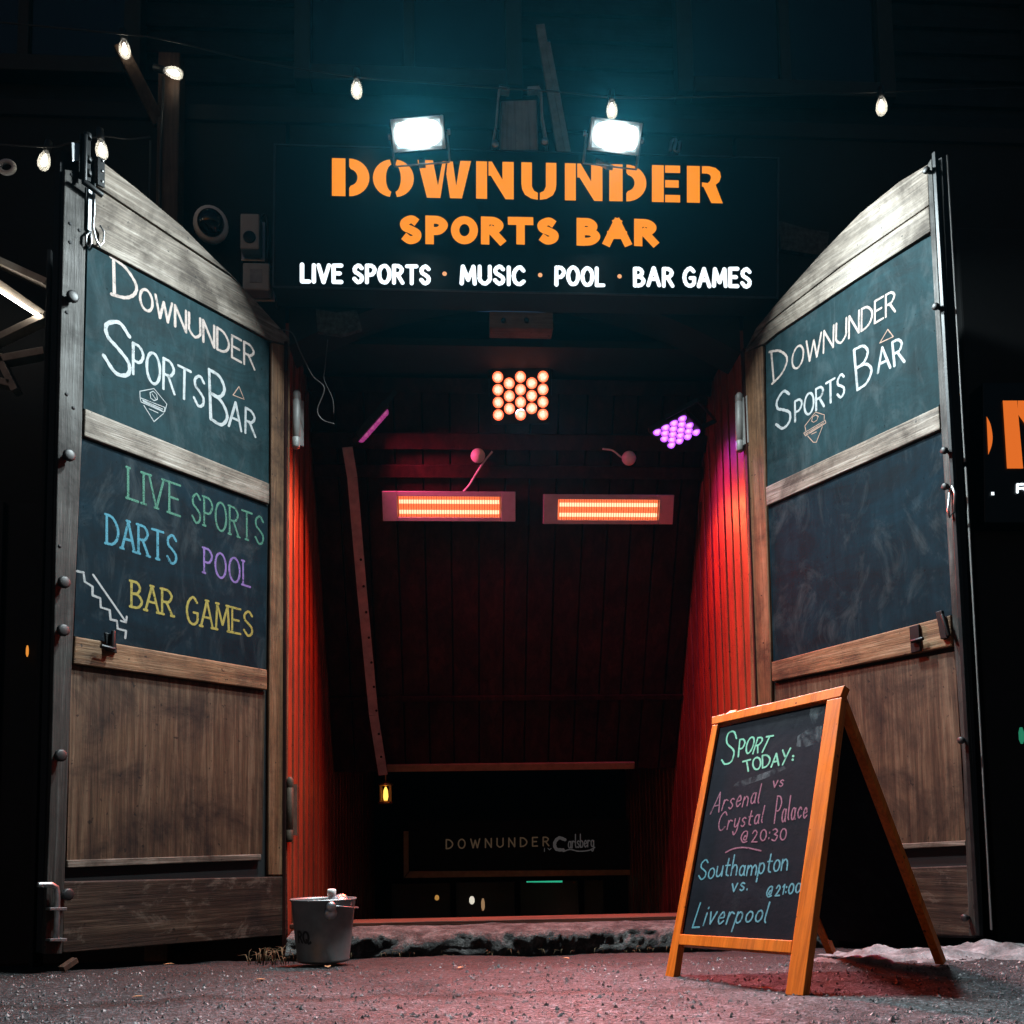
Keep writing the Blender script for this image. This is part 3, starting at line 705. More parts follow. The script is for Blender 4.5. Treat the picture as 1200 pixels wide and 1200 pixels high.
# weather bars and iron on the right door's meeting edge
for a, b, nn in (((1101, 213), (1109, 353)), ((1110, 360), (1126, 533)), ((1128, 545), (1143, 760))) and [(((1101, 213), (1109, 353)), 0, 0)]:
    pass
m = MB(); m.bar(Vector((FR.uv(1097, 180)[0], .008, FR.uv(1097, 180)[1])), Vector((FR.uv(1149, 1096)[0], .008, FR.uv(1149, 1096)[1])), .016, .02, (0, 1, 0))
part('weather_bar', m, M_iron, DR, .002, True)
m = MB(); m.bar(Vector((FR.uv(1106, 180)[0], -.02, FR.uv(1106, 180)[1])), Vector((FR.uv(1127, 540)[0], -.02, FR.uv(1127, 540)[1])), .006, .006, (0, 1, 0))
m.bar(Vector((FR.uv(1128, 546)[0], -.02, FR.uv(1128, 546)[1])), Vector((FR.uv(1158, 1090)[0], -.02, FR.uv(1158, 1090)[1])), .006, .006, (0, 1, 0))
part('seal_strip', m, M_hinge, DR, 0, True)
for px, py in ((1092, 203), (1103, 362), (1113, 530), (1114, 572), (1133, 868), (1137, 1075)):
    m = MB(); knob(m, FR, px, py, .014, .035); m.v = [p+Vector((0, .008, 0)) for p in m.v]; part('knob', m, M_knob, DR, 0, True)
m = MB(); m.slab(FR.uvs([(1069, 735), (1080, 732), (1082, 763), (1071, 766)]), .009, .02); m.tube(door_tube(FR, [(1068, 752), (1082, 748)], .03, .01), .008)
part('latch', m, M_iron, DR, .002, True)
m = MB(); m.slab(FR.uvs([(1101, 718), (1108, 716), (1114, 748), (1107, 750)]), .009, .026); m.tube(door_tube(FR, [(1104, 720), (1112, 745)], .034, .01), .008)
part('latch', m, M_iron, DR, .002, True)
m = MB(); m.tube(door_tube(FR, [(1113, 577), (1116, 570), (1119, 578), (1118, 600), (1113, 606), (1111, 598), (1113, 577)], .03, .01), .0055, 6)
part('ring_pull', m, M_steel, DR, 0, True)
cyl_hinge(FR, ((869, 528), (868, 464)), DR)

# ---------------------------------------------------------------- the big sign over the doorway
SY = -.1725
FS = Frame((0, SY, 0), (-1, 0, 0), (0, 0, 1))
def sx(px, py): p = at_y(px, py, SY); return (-p.x, p.z)
sign = thing('bar_sign', 'long black light box sign with orange and white letters over the doorway', 'sign', FS.M)
A = [(321, 169), (913, 185), (912, 350), (319, 337)]
pa = [FS.uv(*p) for p in A]
M_signp, ntS, bsS = newmat('black_sign_face')
bsS.inputs['Base Color'].default_value = (.003, .0055, .0075, 1); bsS.inputs['Roughness'].default_value = .36; bsS.inputs['Specular IOR Level'].default_value = .3
bump(ntS, bsS, noise_n(ntS, coords(ntS, (4, 4, .4)), 6), .05, .002)
part('sign_box', MB().slab(pa, -.160, -.004), M_dark, sign, .004, True)
def inset(k): 
    c = (sum(p[0] for p in pa)/4, sum(p[1] for p in pa)/4); return [(p[0]+(c[0]-p[0])*k, p[1]+(c[1]-p[1])*k*3) for p in pa]
part('sign_face', MB().slab(inset(.008), -.0035, 0), M_signp, sign, 0, True)
m = MB(); fo = pa; fi_ = inset(.007)
for i in range(4):
    j = (i+1) % 4; m.slab([fo[i], fo[j], fi_[j], fi_[i]], -.0035, .004)
part('edge_trim', m, plain('dull_sign_trim', (.06, .065, .068), .4, .6), sign, 0, True)
M_or = emit('lit_orange_letters', (1.0, .30, .018), 1.0, False); M_wh = emit('lit_white_letters', (.86, .95, 1.0), 1.5, False)
# block stencil letters, in a unit box
def arcring(cx, cy, ro, ri, a0, a1, sx_=1, sxi=1, n=16):
    o = [(cx+ro*sx_*math.cos(math.radians(a0+(a1-a0)*i/n)), cy+ro*math.sin(math.radians(a0+(a1-a0)*i/n))) for i in range(n+1)]
    q = [(cx+ri*sxi*math.cos(math.radians(a0+(a1-a0)*i/n)), cy+ri*math.sin(math.radians(a0+(a1-a0)*i/n))) for i in range(n+1)]
    return o, q
def strips(o, q): return [[o[i], o[i+1], q[i+1], q[i]] for i in range(len(o)-1)]
def sten(ch):
    if ch == 'D':
        o, q = arcring(.46, .5, .5, .22, -90, 90, 1.08, 1.0)
        o = [(.46, 0)]+o[1:-1]+[(.46, 1)]; q = [(.46, .22)]+[(p[0], p[1]) for p in q[1:-1]]+[(.46, .78)]
        return [[(0, 0), (.36, 0), (.36, 1), (0, 1)]]+strips(o, q)
    if ch == 'O':
        o, q = arcring(.47, .5, .5, .36, 97, 263, .94, .42); o2, q2 = arcring(.53, .5, .5, .36, -83, 83, .94, .42)
        return strips(o, q)+strips(o2, q2)
    if ch == 'W':
        return [[(0, 1), (.29, 1), (.385, .33), (.47, .98), (.535, .98), (.43, 0), (.18, 0)], [(.565, .98), (.66, .98), (.725, .33), (.80, 1), (1, 1), (.83, 0), (.61, 0), (.54, .64)]]
    if ch == 'N':
        return [[(0, 0), (.29, 0), (.29, 1), (0, 1)], [(.33, 1), (.42, 1), (.70, .52), (.70, 1), (1, 1), (1, 0), (.78, 0), (.39, .62), (.33, .62)]]
    if ch == 'U':
        l = [(0, 1), (.30, 1), (.30, .36), (.36, .24), (.47, .19), (.47, 0), (.28, .03), (.10, .13), (.02, .28), (0, .42)]
        return [l, [(1-x, y) for x, y in l][::-1]]
    if ch == 'E':
        return [[(0, 0), (.42, 0), (.42, 1), (0, 1)], [(.47, 1), (1, 1), (1, .80), (.47, .80)], [(.47, .6), (.95, .6), (.95, .40), (.47, .40)], [(.47, .2), (1, .2), (1, 0), (.47, 0)]]
    if ch == 'R':
        o = [(.42, 1), (.62, 1), (.8, .96), (.92, .86), (.95, .72), (.9, .58), (.8, .5)]; q = [(.42, .8), (.55, .8), (.62, .78), (.66, .74), (.67, .68), (.64, .6), (.58, .54)]
        return [[(0, 0), (.36, 0), (.36, 1), (0, 1)]]+strips(o, q)+[[(.42, .56), (.58, .54), (.8, .5), (1, 0), (.68, 0), (.46, .44), (.42, .44)]]
def put_poly(m, polys, fn, lift):
    for P in polys:
        pts = [fn(p) for p in P]; n = len(pts)
        ar = sum(pts[i][0]*pts[(i+1) % n][1]-pts[(i+1) % n][0]*pts[i][1] for i in range(n))
        if ar > 0: pts = pts[::-1]
        m.add([(p[0], lift, p[1]) for p in pts], [tuple(range(n))])
BX = [('D', 389, 433), ('O', 437, 485), ('W', 489, 552), ('N', 558, 602), ('U', 611, 652), ('N', 662, 706), ('D', 714, 757.5), ('E', 764, 797), ('R', 805, 847)]
m = MB()
for ch, xa, xb in BX:
    put_poly(m, sten(ch), lambda p: FS.uv(xa+(xb-xa)*p[0], 185.2+(xa+(xb-xa)*p[0]-389)*.0218+(1-p[1])*(44.3-.003*(xa-389)), .002), .002)
part('stencil_lettering', m, M_or, sign, 0, True, 'lit orange stencil word DOWNUNDER')
LW = .0415
for t, xa, xb in (('SPORTS', 472.5, 651), ('BAR', 680.5, 766)):
    m = MB()
    ya = lambda x: 252.5+(x-470)*.0155; yb = lambda x: 283.5+(x-470)*.0165
    k = 4.4
    write(m, FS, .001, t, ((xa, ya(xa)+k), (xb, ya(xb)+k), (xb, yb(xb)-k), (xa, yb(xb)-k-.6)), LW, cap='square', taper=.0, gap=.50)
    part('heavy_lettering', m, M_or, sign, 0, True, 'lit orange word '+t)
m = MB()
for wi, (t, xa, xb) in enumerate((('LIVE', 353, 401), ('SPORTS', 414, 504), ('MUSIC', 540, 615), ('POOL', 651, 708), ('BAR', 743, 789), ('GAMES', 801, 880))):
    ya = lambda x: 308.5+(x-351)*.0095; yb = lambda x: 332.5+(x-351)*.0105; k = 2.2
    write(m, FS, .001, t, ((xa+1, ya(xa)+k), (xb-1, ya(xb)+k), (xb-1, yb(xb)-k), (xa+1, yb(xa)-k)), .0205, cap='round', taper=.08, gap=.36, jitter=.02)
    if wi in (1, 2, 3, 5): part('white_lettering', m, M_wh, sign, 0, True, 'lit white words '+('', 'LIVE SPORTS', 'MUSIC', 'POOL', '', 'BAR GAMES')[wi]); m = MB()
m = MB()
for px, py in ((521, 321), (633, 322.5), (726, 324)):
    u, z = FS.uv(px, py); m.lathe([(.011, 0), (.011, .001)], (u, .001, z), (0, 1, 0), 14)
part('dot', m, emit('lit_peach_dots', (1, .45, .2), 1.0), sign, 0, True)

# ---------------------------------------------------------------- lamps
def area(name, loc, direction, sx_, sy_, power, color, par, spread=170):
    l = bpy.data.lights.new(name, 'AREA'); l.shape = 'RECTANGLE'; l.size = sx_; l.size_y = sy_; l.energy = power; l.color = color; l.spread = math.radians(spread)
    o = bpy.data.objects.new(name, l); COL.objects.link(o)
    M = Matrix.Translation(Vector(loc)) @ Vector(direction).to_track_quat('-Z', 'Y').to_matrix().to_4x4()
    o.parent = par; o.matrix_basis = chain(par).inverted() @ M
    return o
FLOOD_C = (.84, .97, 1.0)
M_flood = emit('flood_lens_light', (.80, .97, 1.0), 48)
ntf_ = M_flood.node_tree; spf = ntf_.nodes.new('ShaderNodeSeparateXYZ'); tcf = ntf_.nodes.new('ShaderNodeTexCoord'); ntf_.links.new(tcf.outputs['Object'], spf.inputs[0])
def fm(op, a, b):
    q = ntf_.nodes.new('ShaderNodeMath'); q.operation = op
    for i, x in enumerate((a, b)):
        if isinstance(x, float): q.inputs[i].default_value = x
        else: ntf_.links.new(x, q.inputs[i])
    return q.outputs[0]
rx = fm('POWER', fm('ABSOLUTE', fm('DIVIDE', spf.outputs[0], .101), 0.0), 4.0); rz = fm('POWER', fm('ABSOLUTE', fm('DIVIDE', spf.outputs[2], .049), 0.0), 4.0)
fall = fm('MAXIMUM', fm('SUBTRACT', 1.0, fm('MULTIPLY', fm('ADD', rx, rz), .97)), .012)
ntf_.links.new(fm('MULTIPLY', fall, 62.0), ntf_.nodes['Principled BSDF'].inputs['Emission Strength'])
def floodlight(px, py, label, power, yaw):
    p = at_y(px, py, -.62)
    d = Vector((math.sin(yaw), -.80, -.60)).normalized()
    X = Vector((d.y, -d.x, 0)).normalized(); fr = Frame(p, X, Vector((0, 0, 1)))
    # frame with Y along d
    Zv = (Vector((0, 0, 1))-d*d.z).normalized(); Xv = d.cross(Zv)
    M = Matrix(((Xv.x, d.x, Zv.x, p.x), (Xv.y, d.y, Zv.y, p.y), (Xv.z, d.z, Zv.z, p.z), (0, 0, 0, 1)))
    t = thing('floodlight', label, 'floodlight', M, 'white floodlights on the sign')
    m = MB(); m.box(-.115, .115, -.05, -.012, -.060, .060)
    for i in range(9): m.box(-.1+.024*i, -.092+.024*i, -.075, -.051, -.055, .055)
    part('housing', m, M_iron, t, .006, True)
    m = MB(); m.box(-.118, -.103, -.011, .006, -.062, .062); m.box(.103, .118, -.011, .006, -.062, .062); m.box(-.102, .102, -.011, .006, -.062, -.050); m.box(-.102, .102, -.011, .006, .050, .062)
    part('bezel', m, M_white, t, .003, True)
    m = MB(); m.box(-.101, .101, -.009, -.002, -.049, .049)
    n_ = len(m.v); m.add([(x*a, y, z*a) for y, a in ((-.0015, .985), (.016, .97), (.026, .86), (.030, .6)) for x, z in ((-.101, -.049), (.101, -.049), (.101, .049), (-.101, .049))], [(4*i+j, 4*i+(j+1)%4, 4*i+4+(j+1)%4, 4*i+4+j) for i in range(3) for j in range(4)]+[(12, 13, 14, 15)], True)
    part('lens', m, M_flood, t, 0, True)
    m = MB()
    for s in (-1, 1): m.bar((s*.126, -.03, 0), (s*.126, -.03, -.11), .006, .03, (0, 1, 0)); m.lathe([(.012, 0), (.012, .012)], (s*.128, -.03, 0), (s, 0, 0), 8)
    m.bar((-.126, -.03, -.113), (.126, -.03, -.113), .03, .006)
    Mi = M.inverted(); a = Vector((0, -.03, -.117)); b = Mi @ Vector((p.x, SY+.03, pa[0][1]+.0)); b = Mi @ Vector((p.x, SY+.06, at_y(px, 178, SY).z))
    m.bar(a, b, .03, .02)
    part('bracket', m, M_steel, t, .001, True)
    area('floodlight_lamp', p+d*.034, d, .20, .13, power, FLOOD_C, t, 175)
    return t
floodlight(490, 157, 'white floodlight glaring on top of the sign, left of the timber beam', 240, -.12)
floodlight(721, 160, 'white floodlight glaring on top of the sign, right of the timber beam', 250, .10)

# red and purple panels of round lamps
def led_panel(label, M, glow, lampcol, power, tilt_note=None, spread=150, size=.30, aim=None):
    t = thing('led_spotlight', label, 'spotlight', M, 'panels of round coloured lamps in the entrance')
    h = size/2
    m = MB(); m.box(-h, h, -.045, -.004, -h*.92, h*.92)
    part('housing', m, M_iron, t, .012, True)
    mr = MB(); cols = [4, 3, 4, 3, 4]; dx = size/5.0
    for i, k in enumerate(cols):
        for j in range(k):
            x = (i-2)*dx*.96; z = (j-(k-1)/2)*dx*1.0
            l = MB().lathe([(dx*.455, 0), (dx*.44, .008), (dx*.32, .016), (dx*.2, .021), (dx*.07, .023)], (x, -.002, z), (0, 1, 0), 14)
            part('lamp', l, glow, t, 0, True)
    m = MB(); m.bar((-h-.012, -.03, 0), (-h-.012, -.03, h+.06), .006, .025, (0, 1, 0)); m.bar((h+.012, -.03, 0), (h+.012, -.03, h+.06), .006, .025, (0, 1, 0)); m.bar((-h-.012, -.03, h+.062), (h+.012, -.03, h+.062), .025, .006)
    part('bracket', m, M_iron, t, 0, True)
    d = (M.to_3x3() @ Vector((0, 1, 0)))
    area('spotlight_lamp', M.translation+d*.025, aim or d, size*.8, size*.7, power, lampcol, t, spread)
    return t
def face_M(p, d, up=(0, 0, 1), roll=0):
    d = Vector(d).normalized(); Z = Vector(up); Z = (Z-d*Z.dot(d)).normalized(); X = d.cross(Z)
    c, s = math.cos(roll), math.sin(roll); X, Z = X*c+Z*s, Z*c-X*s
    return Matrix(((X.x, d.x, Z.x, p.x), (X.y, d.y, Z.y, p.y), (X.z, d.z, Z.z, p.z), (0, 0, 0, 1)))
def led_mat(name, c1, c2, s):
    m, nt, bs = newmat(name)
    lw = nt.nodes.new('ShaderNodeLayerWeight'); lw.inputs[0].default_value = .35
    n = noise_n(nt, coords(nt), 140, 2, .5)
    q = nt.nodes.new('ShaderNodeMath'); q.operation = 'MULTIPLY_ADD'; nt.links.new(n, q.inputs[0]); q.inputs[1].default_value = .5; nt.links.new(lw.outputs['Facing'], q.inputs[2])
    bs.inputs['Emission Strength'].default_value = s
    nt.links.new(ramp(nt, q.outputs[0], [(.16, c2), (.52, c1)]), bs.inputs['Emission Color']); bs.inputs['Base Color'].default_value = (.2, .1, .1, 1); m.cycles.emission_sampling = 'NONE'
    return m
M_ledr = led_mat('red_lamp_light', (1, .12, .04), (1, .55, .42), 2.5)
M_ledd = led_mat('dim_magenta_lamp_light', (.5, .05, .3), (.9, .2, .5), .5)
M_ledp = led_mat('purple_lamp_light', (.42, .08, .85), (1.0, .48, .80), 1.7)
pc = on_plane(610, 464, sl(0, 0, .11), SLOPE.Y)
led_panel('panel of red round lamps facing out under the sign', face_M(pc, (-.04, -.86, -.46)), M_ledr, (1, .34, .38), 38, size=.33, spread=46, aim=(.05, -.70, -.74))
pr = at_y(793, 506, .40)
kq = 4.9/F_PX; rr_ = ray(793, 507); a3 = RT*(46*kq)+UP*(24*kq)-rr_*.116; b3 = RT*(20*kq)-UP*(19*kq)+rr_*.193; nr = a3.cross(b3)
if nr.dot(CAM-pr) < 0: nr = -nr
led_panel('panel of purple round lamps tilted down by the right clad wall', face_M(pr, nr, a3.normalized(), 0), M_ledp, (.62, .06, .85), 5, size=.255, spread=110)
pl = at_y(437, 499, .45)
nl = (RT*.70-UP*.62+_fw*.337)
led_panel('purple lamp panel seen edge on by the left clad wall', face_M(pl, nl, (UP*.7+RT*.6)), M_ledd, (.95, .07, .22), 5, size=.26, spread=100)

# infrared heaters on the sloped ceiling
def glow_mat(name, c, s):
    m, nt, bs = newmat(name)
    bs.inputs['Base Color'].default_value = (.3, .1, .05, 1); bs.inputs['Emission Color'].default_value = (*c, 1); bs.inputs['Emission Strength'].default_value = s
    return m
M_tubehot = glow_mat('heater_quartz_glow', (1, .40, .23), 2.6)
M_refl = glow_mat('heater_reflector_glow', (1, .17, .055), 1.15)
M_heatcase = plain('silver_heater_case', (.45, .43, .44), .4, .6, .1)
def heater(pxs, label, power):
    (xa, ya), (xb, yb), (xc, yc), (xd, yd) = pxs   # outer tl, tr, br, bl
    p = on_plane((xa+xc)/2, (ya+yc)/2, sl(0, 0, .10), SLOPE.Y); 
    w_ = (on_plane(xb, yb, sl(0, 0, .1), SLOPE.Y)-on_plane(xa, ya, sl(0, 0, .1), SLOPE.Y)).length/2
    d = Vector((0, -.93, -.37))
    M = face_M(p, d); t = thing('infrared_heater', label, 'heater', M, 'infrared heaters on the sloped ceiling')
    h = .085
    m = MB(); m.box(-w_, w_, -.055, -.045, -h, h); m.box(-w_, -w_*.78, -.044, 0, -h, h); m.box(w_*.78, w_, -.044, 0, -h, h); m.box(-w_*.778, w_*.778, -.044, 0, h*.66, h); m.box(-w_*.778, w_*.778, -.044, 0, -h, -h*.72)
    part('casing', m, M_heatcase, t, .003, True)
    m = MB(); m.box(-w_*.77, w_*.77, -.043, -.036, -h*.71, h*.65)
    part('reflector', m, M_refl, t, 0, True)
    for z in (.026, -.032):
        m = MB(); m.tube([(-w_*.75, -.02, z), (w_*.75, -.02, z)], .011, 10); part('quartz_tube', m, M_tubehot, t, 0, True)
    m = MB(); n = 40
    for i in range(n+1): x = -w_*.76+w_*1.52*i/n; m.tube([(x, -.004, -h*.7), (x, .004, 0), (x, -.004, h*.64)], .0016, 5)
    part('guard_grille', m, M_iron, t, 0, True)
    m = MB()
    for s in (-1, 1): m.bar((s*w_*.6, -.056, 0), (s*w_*.6, -.11, .03), .03, .02)
    part('mount', m, M_iron, t, 0, True)
    area('heater_lamp', p+d*.02, Vector((0, -.66, -.75)), w_*1.5, h*1.2, power, (1, .075, .022), t, 132)
    return t
heater(((449, 577), (606, 574), (604, 610), (451, 612)), 'glowing infrared heater on the sloped ceiling, nearest the pale metal strip', 56)
heater(((638, 584), (791, 584), (789, 610), (639, 611)), 'glowing infrared heater on the sloped ceiling, nearest the purple lamp panel', 36)

# small round sensors with loose wires
def sensor(px, py, wire, label):
    p = on_plane(px, py, sl(0, 0, .09), SLOPE.Y)
    t = thing('round_sensor', label, 'sensor', p, 'round sensors above the heaters')
    m = MB(); prof = [(.0, -.042)]+[(.042*math.cos(math.radians(a)), .042*math.sin(math.radians(a))) for a in range(-70, 90, 15)]+[(.0, .042)]
    m.lathe(prof, p, SLOPE.Y, 16); part('ball', m, M_white, t)
    m = MB(); m.tube([on_plane(x, y, sl(0, 0, .07), SLOPE.Y) for x, y in cr(wire, 5)], .006, 6); part('wire', m, M_white, t)
    m = MB(); m.tube([p-SLOPE.Y*.02, p-SLOPE.Y*.085], .014, 8); part('stem', m, M_iron, t)
sensor(560, 534, [(577, 529), (568, 540), (558, 555), (550, 568), (543, 576)], 'pale ball shaped sensor with a dangling wire above the left heater')
sensor(737, 537, [(706, 526), (718, 528), (727, 535), (733, 538)], 'pale ball shaped sensor with a short wire above the right heater')

# metal strip running down the slope, and lantern at its foot
m = MB(); P = [on_plane(x, y, sl(0, 0, .10), SLOPE.Y) for x, y in ((407, 524), (413, 560), (424, 690), (438, 838), (449, 908))]
for a, b in zip(P[:-1], P[1:]): m.bar(a, b-(b-a)*.002, .058, .012, SLOPE.Y)
cs = thing('perforated_strip', 'long pale perforated metal strip down the left of the sloped ceiling', 'metal strip', P[-1])
part('strip', m, plain('pale_pinkish_metal', (.42, .36, .33), .5, .3), cs)
m = MB()
for i in range(9):
    p = P[1].lerp(P[-1], .25+i*.085); m.lathe([(.008, 0), (.008, .002)], p+SLOPE.Y*.0062, SLOPE.Y, 8)
part('hole', m, M_dark, cs)
m = MB()
for s in (.15, .85): p = P[0].lerp(P[-1], s); m.tube([p, p-SLOPE.Y*.10], .008, 6)
part('standoff', m, M_iron, cs)
lp = on_plane(452, 930, sl(0, 0, .10), SLOPE.Y)
lan = thing('lantern', 'small amber lantern hanging at the foot of the metal strip', 'lantern', lp)
m = MB(); m.lathe([(.045, -.068), (.05, -.062), (.05, -.055), (.035, -.05)], lp, (0, 0, 1), 12); m.lathe([(.035, .05), (.05, .055), (.05, .062), (.012, .08)], lp, (0, 0, 1), 12)
for k in range(4): a = math.pi/4+k*math.pi/2; m.bar(lp+Vector((.042*math.cos(a), .042*math.sin(a), -.055)), lp+Vector((.042*math.cos(a), .042*math.sin(a), .055)), .012, .012)
m.tube([lp+Vector((0, 0, .075)), lp+Vector((0, 0, .13))], .004, 6)
part('frame', m, plain('brass', (.55, .33, .08), .35, .9), lan)
m = MB(); m.lathe([(.012, -.045), (.017, -.02), (.014, .02), (.004, .045)], lp, (0, 0, 1), 10); part('candle_bulb', m, emit('amber_bulb', (1, .50, .08), 2.2), lan)

# ---------------------------------------------------------------- the sign and lights down in the basement
FB = Frame((0, 3.5, 0), (-1, 0, 0), (0, 0, 1))
bs_ = thing('hanging_sign', 'dim framed sign board with thin letters low inside the dark entrance', 'sign', FB.M)
part('panel', MB().slab(FB.uvs([(478, 962), (742, 960), (741, 1026), (478, 1028)]), -.03, -.008), M_dark, bs_, 0, True)
M_brz = plain('bronze_frame', (.30, .20, .11), .45, .3)
fm = MB(); fm.slab(FB.uvs([(473, 974), (479, 974), (479, 1021), (473, 1029)]), -.02, .012); fm.slab(FB.uvs([(480, 1021), (741, 1019), (741, 1025.5), (474, 1029)]), -.02, .010)
part('frame', fm, M_brz, bs_, .002, True)
M_bl = emit('dim_lit_letters', (.75, .50, .30), .05); M_bl2 = emit('dim_silver_letters', (.65, .62, .62), .055)
m = MB(); write(m, FB, -.007, 'DOWNUNDER', ((523, 984), (643, 981), (643, 991), (523, 994.5)), .012, gap=.72, taper=0)
part('thin_lettering', m, M_bl, bs_, 0, True, 'small dim words DOWNUNDER')
m = MB(); write(m, FB, -.007, 'arlsberg', ((666, 978), (696, 977), (696, 992), (666, 994)), .009, gap=.16, taper=0)
draw(m, FB, -.007, cr([(662, 984), (655, 982), (650, 988), (652, 995), (660, 996)]), .028)
draw(m, FB, -.007, cr([(660, 998), (668, 995.5), (678, 997.5), (690, 996.5), (697, 993)]), .010)
draw(m, FB, -.007, [(638, 994), (638, 998)], .006); draw(m, FB, -.007, [(642, 994), (644, 996), (646, 994)], .006)
part('script_lettering', m, M_bl2, bs_, 0, True)
m = MB()
for px in (500, 715): u, z = FB.uv(px, 960); m.tube([(u, -.02, z-.03), (u, -.02, 1.7)], .006, 6)
part('hanger', m, M_iron, bs_, 0, True)
# the glazed bar front
gfm = thing('glazed_entrance', 'dark glazed bar entrance with small lights behind at the foot of the stairs', 'entrance', (0, 5.2, -2.7))
m = MB(); a = at_y(455, 1036, 5.2); b = at_y(755, 1036, 5.2)
zt_ = a.z
for i in range(5):
    x = a.x+(b.x-a.x)*i/4; m.box(x-.03, x+.03, 5.2, 5.26, -2.7, zt_)
m.box(a.x-.03, b.x+.03, 5.2, 5.26, zt_+.001, zt_+.06)
part('frame', m, M_clad_d, gfm, .004)
m = MB()
for i in range(4): x = a.x+(b.x-a.x)*i/4; x2 = a.x+(b.x-a.x)*(i+1)/4; m.box(x+.032, x2-.032, 5.225, 5.235, -2.7, zt_-.002)
mg, ntg, bsg = newmat('smoky_glass'); bsg.inputs['Base Color'].default_value = (.6, .62, .62, 1); bsg.inputs['Roughness'].default_value = .03; bsg.inputs['Alpha'].default_value = .25
part('pane', m, mg, gfm)
def glow_dot(px, py, wpx, hpx, col, s, name, label, cat, y=5.4):
    p = at_y(px, py, y); k = (y+4.5)/F_PX
    m = MB(); hw, hh = wpx*k/2, hpx*k/2
    m.lathe([(hw*.4, -hh), (hw, -hh*.5), (hw, hh*.4), (hw*.5, hh)], p, (0, 0, 1), 10)
    single(name, m, emit(name+'_light', col, s), label, cat, None, 0, p)
glow_dot(512, 1052, 5, 6, (1, .5, .12), .7, 'wall_lamp', 'tiny amber lamp far inside the basement bar', 'lamp')
glow_dot(553, 1055, 6, 9, (1, .92, .75), 1.3, 'bar_lamp', 'small white lamp far inside the basement bar', 'lamp')
glow_dot(566, 1060, 4, 14, (1, .6, .3), .5, 'lit_bottle', 'amber lit bottle far inside the basement bar', 'bottle')
p1 = at_y(617, 1033, 5.4); p2 = at_y(659, 1033, 5.4)
single('light_strip', MB().bar(p1, p2, .02, .02), emit('green_strip_light', (.05, .8, .45), .8), 'thin green light strip inside the basement bar', 'light strip', None, 0, p1)
p1 = at_y(650, 1075, 5.4); p2 = at_y(676, 1075, 5.4)
single('lit_counter', MB().bar(p1, p2, .1, .03), emit('lit_counter_glow', (1, .5, .35), .8), 'small pink lit counter edge inside the basement bar', 'counter', None, 0, p1)

# ---------------------------------------------------------------- above the sign: beam, plank
bm = thing('hoist_beam', 'weathered square beam end with steel straps standing above the sign', 'beam', at_y(607, 172, -.1))
q = [at_y(*p, -.150) for p in ((587, 118), (629, 116.5), (631, 176), (586, 176))]
m = MB(); m.add([*q, *[Vector((v.x, .28, v.z+.10)) for v in q]], [(3, 2, 1, 0), (4, 5, 6, 7), (0, 1, 5, 4), (1, 2, 6, 5), (2, 3, 7, 6), (3, 0, 4, 7)])
part('timber', m, wood('grey_beam_timber', (.2, .18, .17), (.42, .40, .38), (.56, .54, .52), 'z', .8, .5), bm, .006)
M_strap = plain('pale_painted_steel', (.42, .45, .44), .5, .4)
for pts, ins in (([(586, 105), (584, 112), (581, 150), (577, 172)], [(585, 106), (597, 108)]), ([(630, 105), (634, 112), (635, 140), (641, 173)], [(618, 107), (631, 106)])):
    m = MB(); Q = [at_y(*p, -.165) for p in pts]
    for a, b in zip(Q[:-1], Q[1:]): m.bar(a, b, .010, .05, (0, 1, 0))
    a, b = [at_y(*p, -.165) for p in ins]; m.bar(a, b, .04, .018, (0, 0, 1))
    part('strap', m, M_strap, bm, .002)
m = MB()
for px, py in ((580, 171), (638, 168)): p = at_y(px, py, -.185); m.lathe([(.018, 0), (.018, .02), (.008, .024)], p, (0, -1, 0), 8)
part('bolt', m, M_steel, bm)
m = MB(); a, b = at_y(633, 30, -.10), at_y(658, 182, -.10); d = (b-a).normalized(); m.bar(a, b, .045, .022, (0, 1, 0)); m.bar(a+Vector((.034, .02, -.1)), b+Vector((.034, .02, 0)), .03, .07, (0, 1, 0))
single('leaning_plank', m, plain('grey_green_paint', (.22, .25, .24), .6), 'thin grey plank leaning behind the sign beside the beam', 'plank', None, .003, b)
m = MB(); p = at_y(791, 172, -.12); m.tube(cr([tuple(at_y(x, y, -.12)) for x, y in ((785, 178), (787, 166), (792, 164), (790, 176), (795, 178), (797, 166))]), .008, 8)
single('metal_hook', m, M_steel, 'small bent metal hook on top of the sign near its right end', 'hook', None, 0, p)

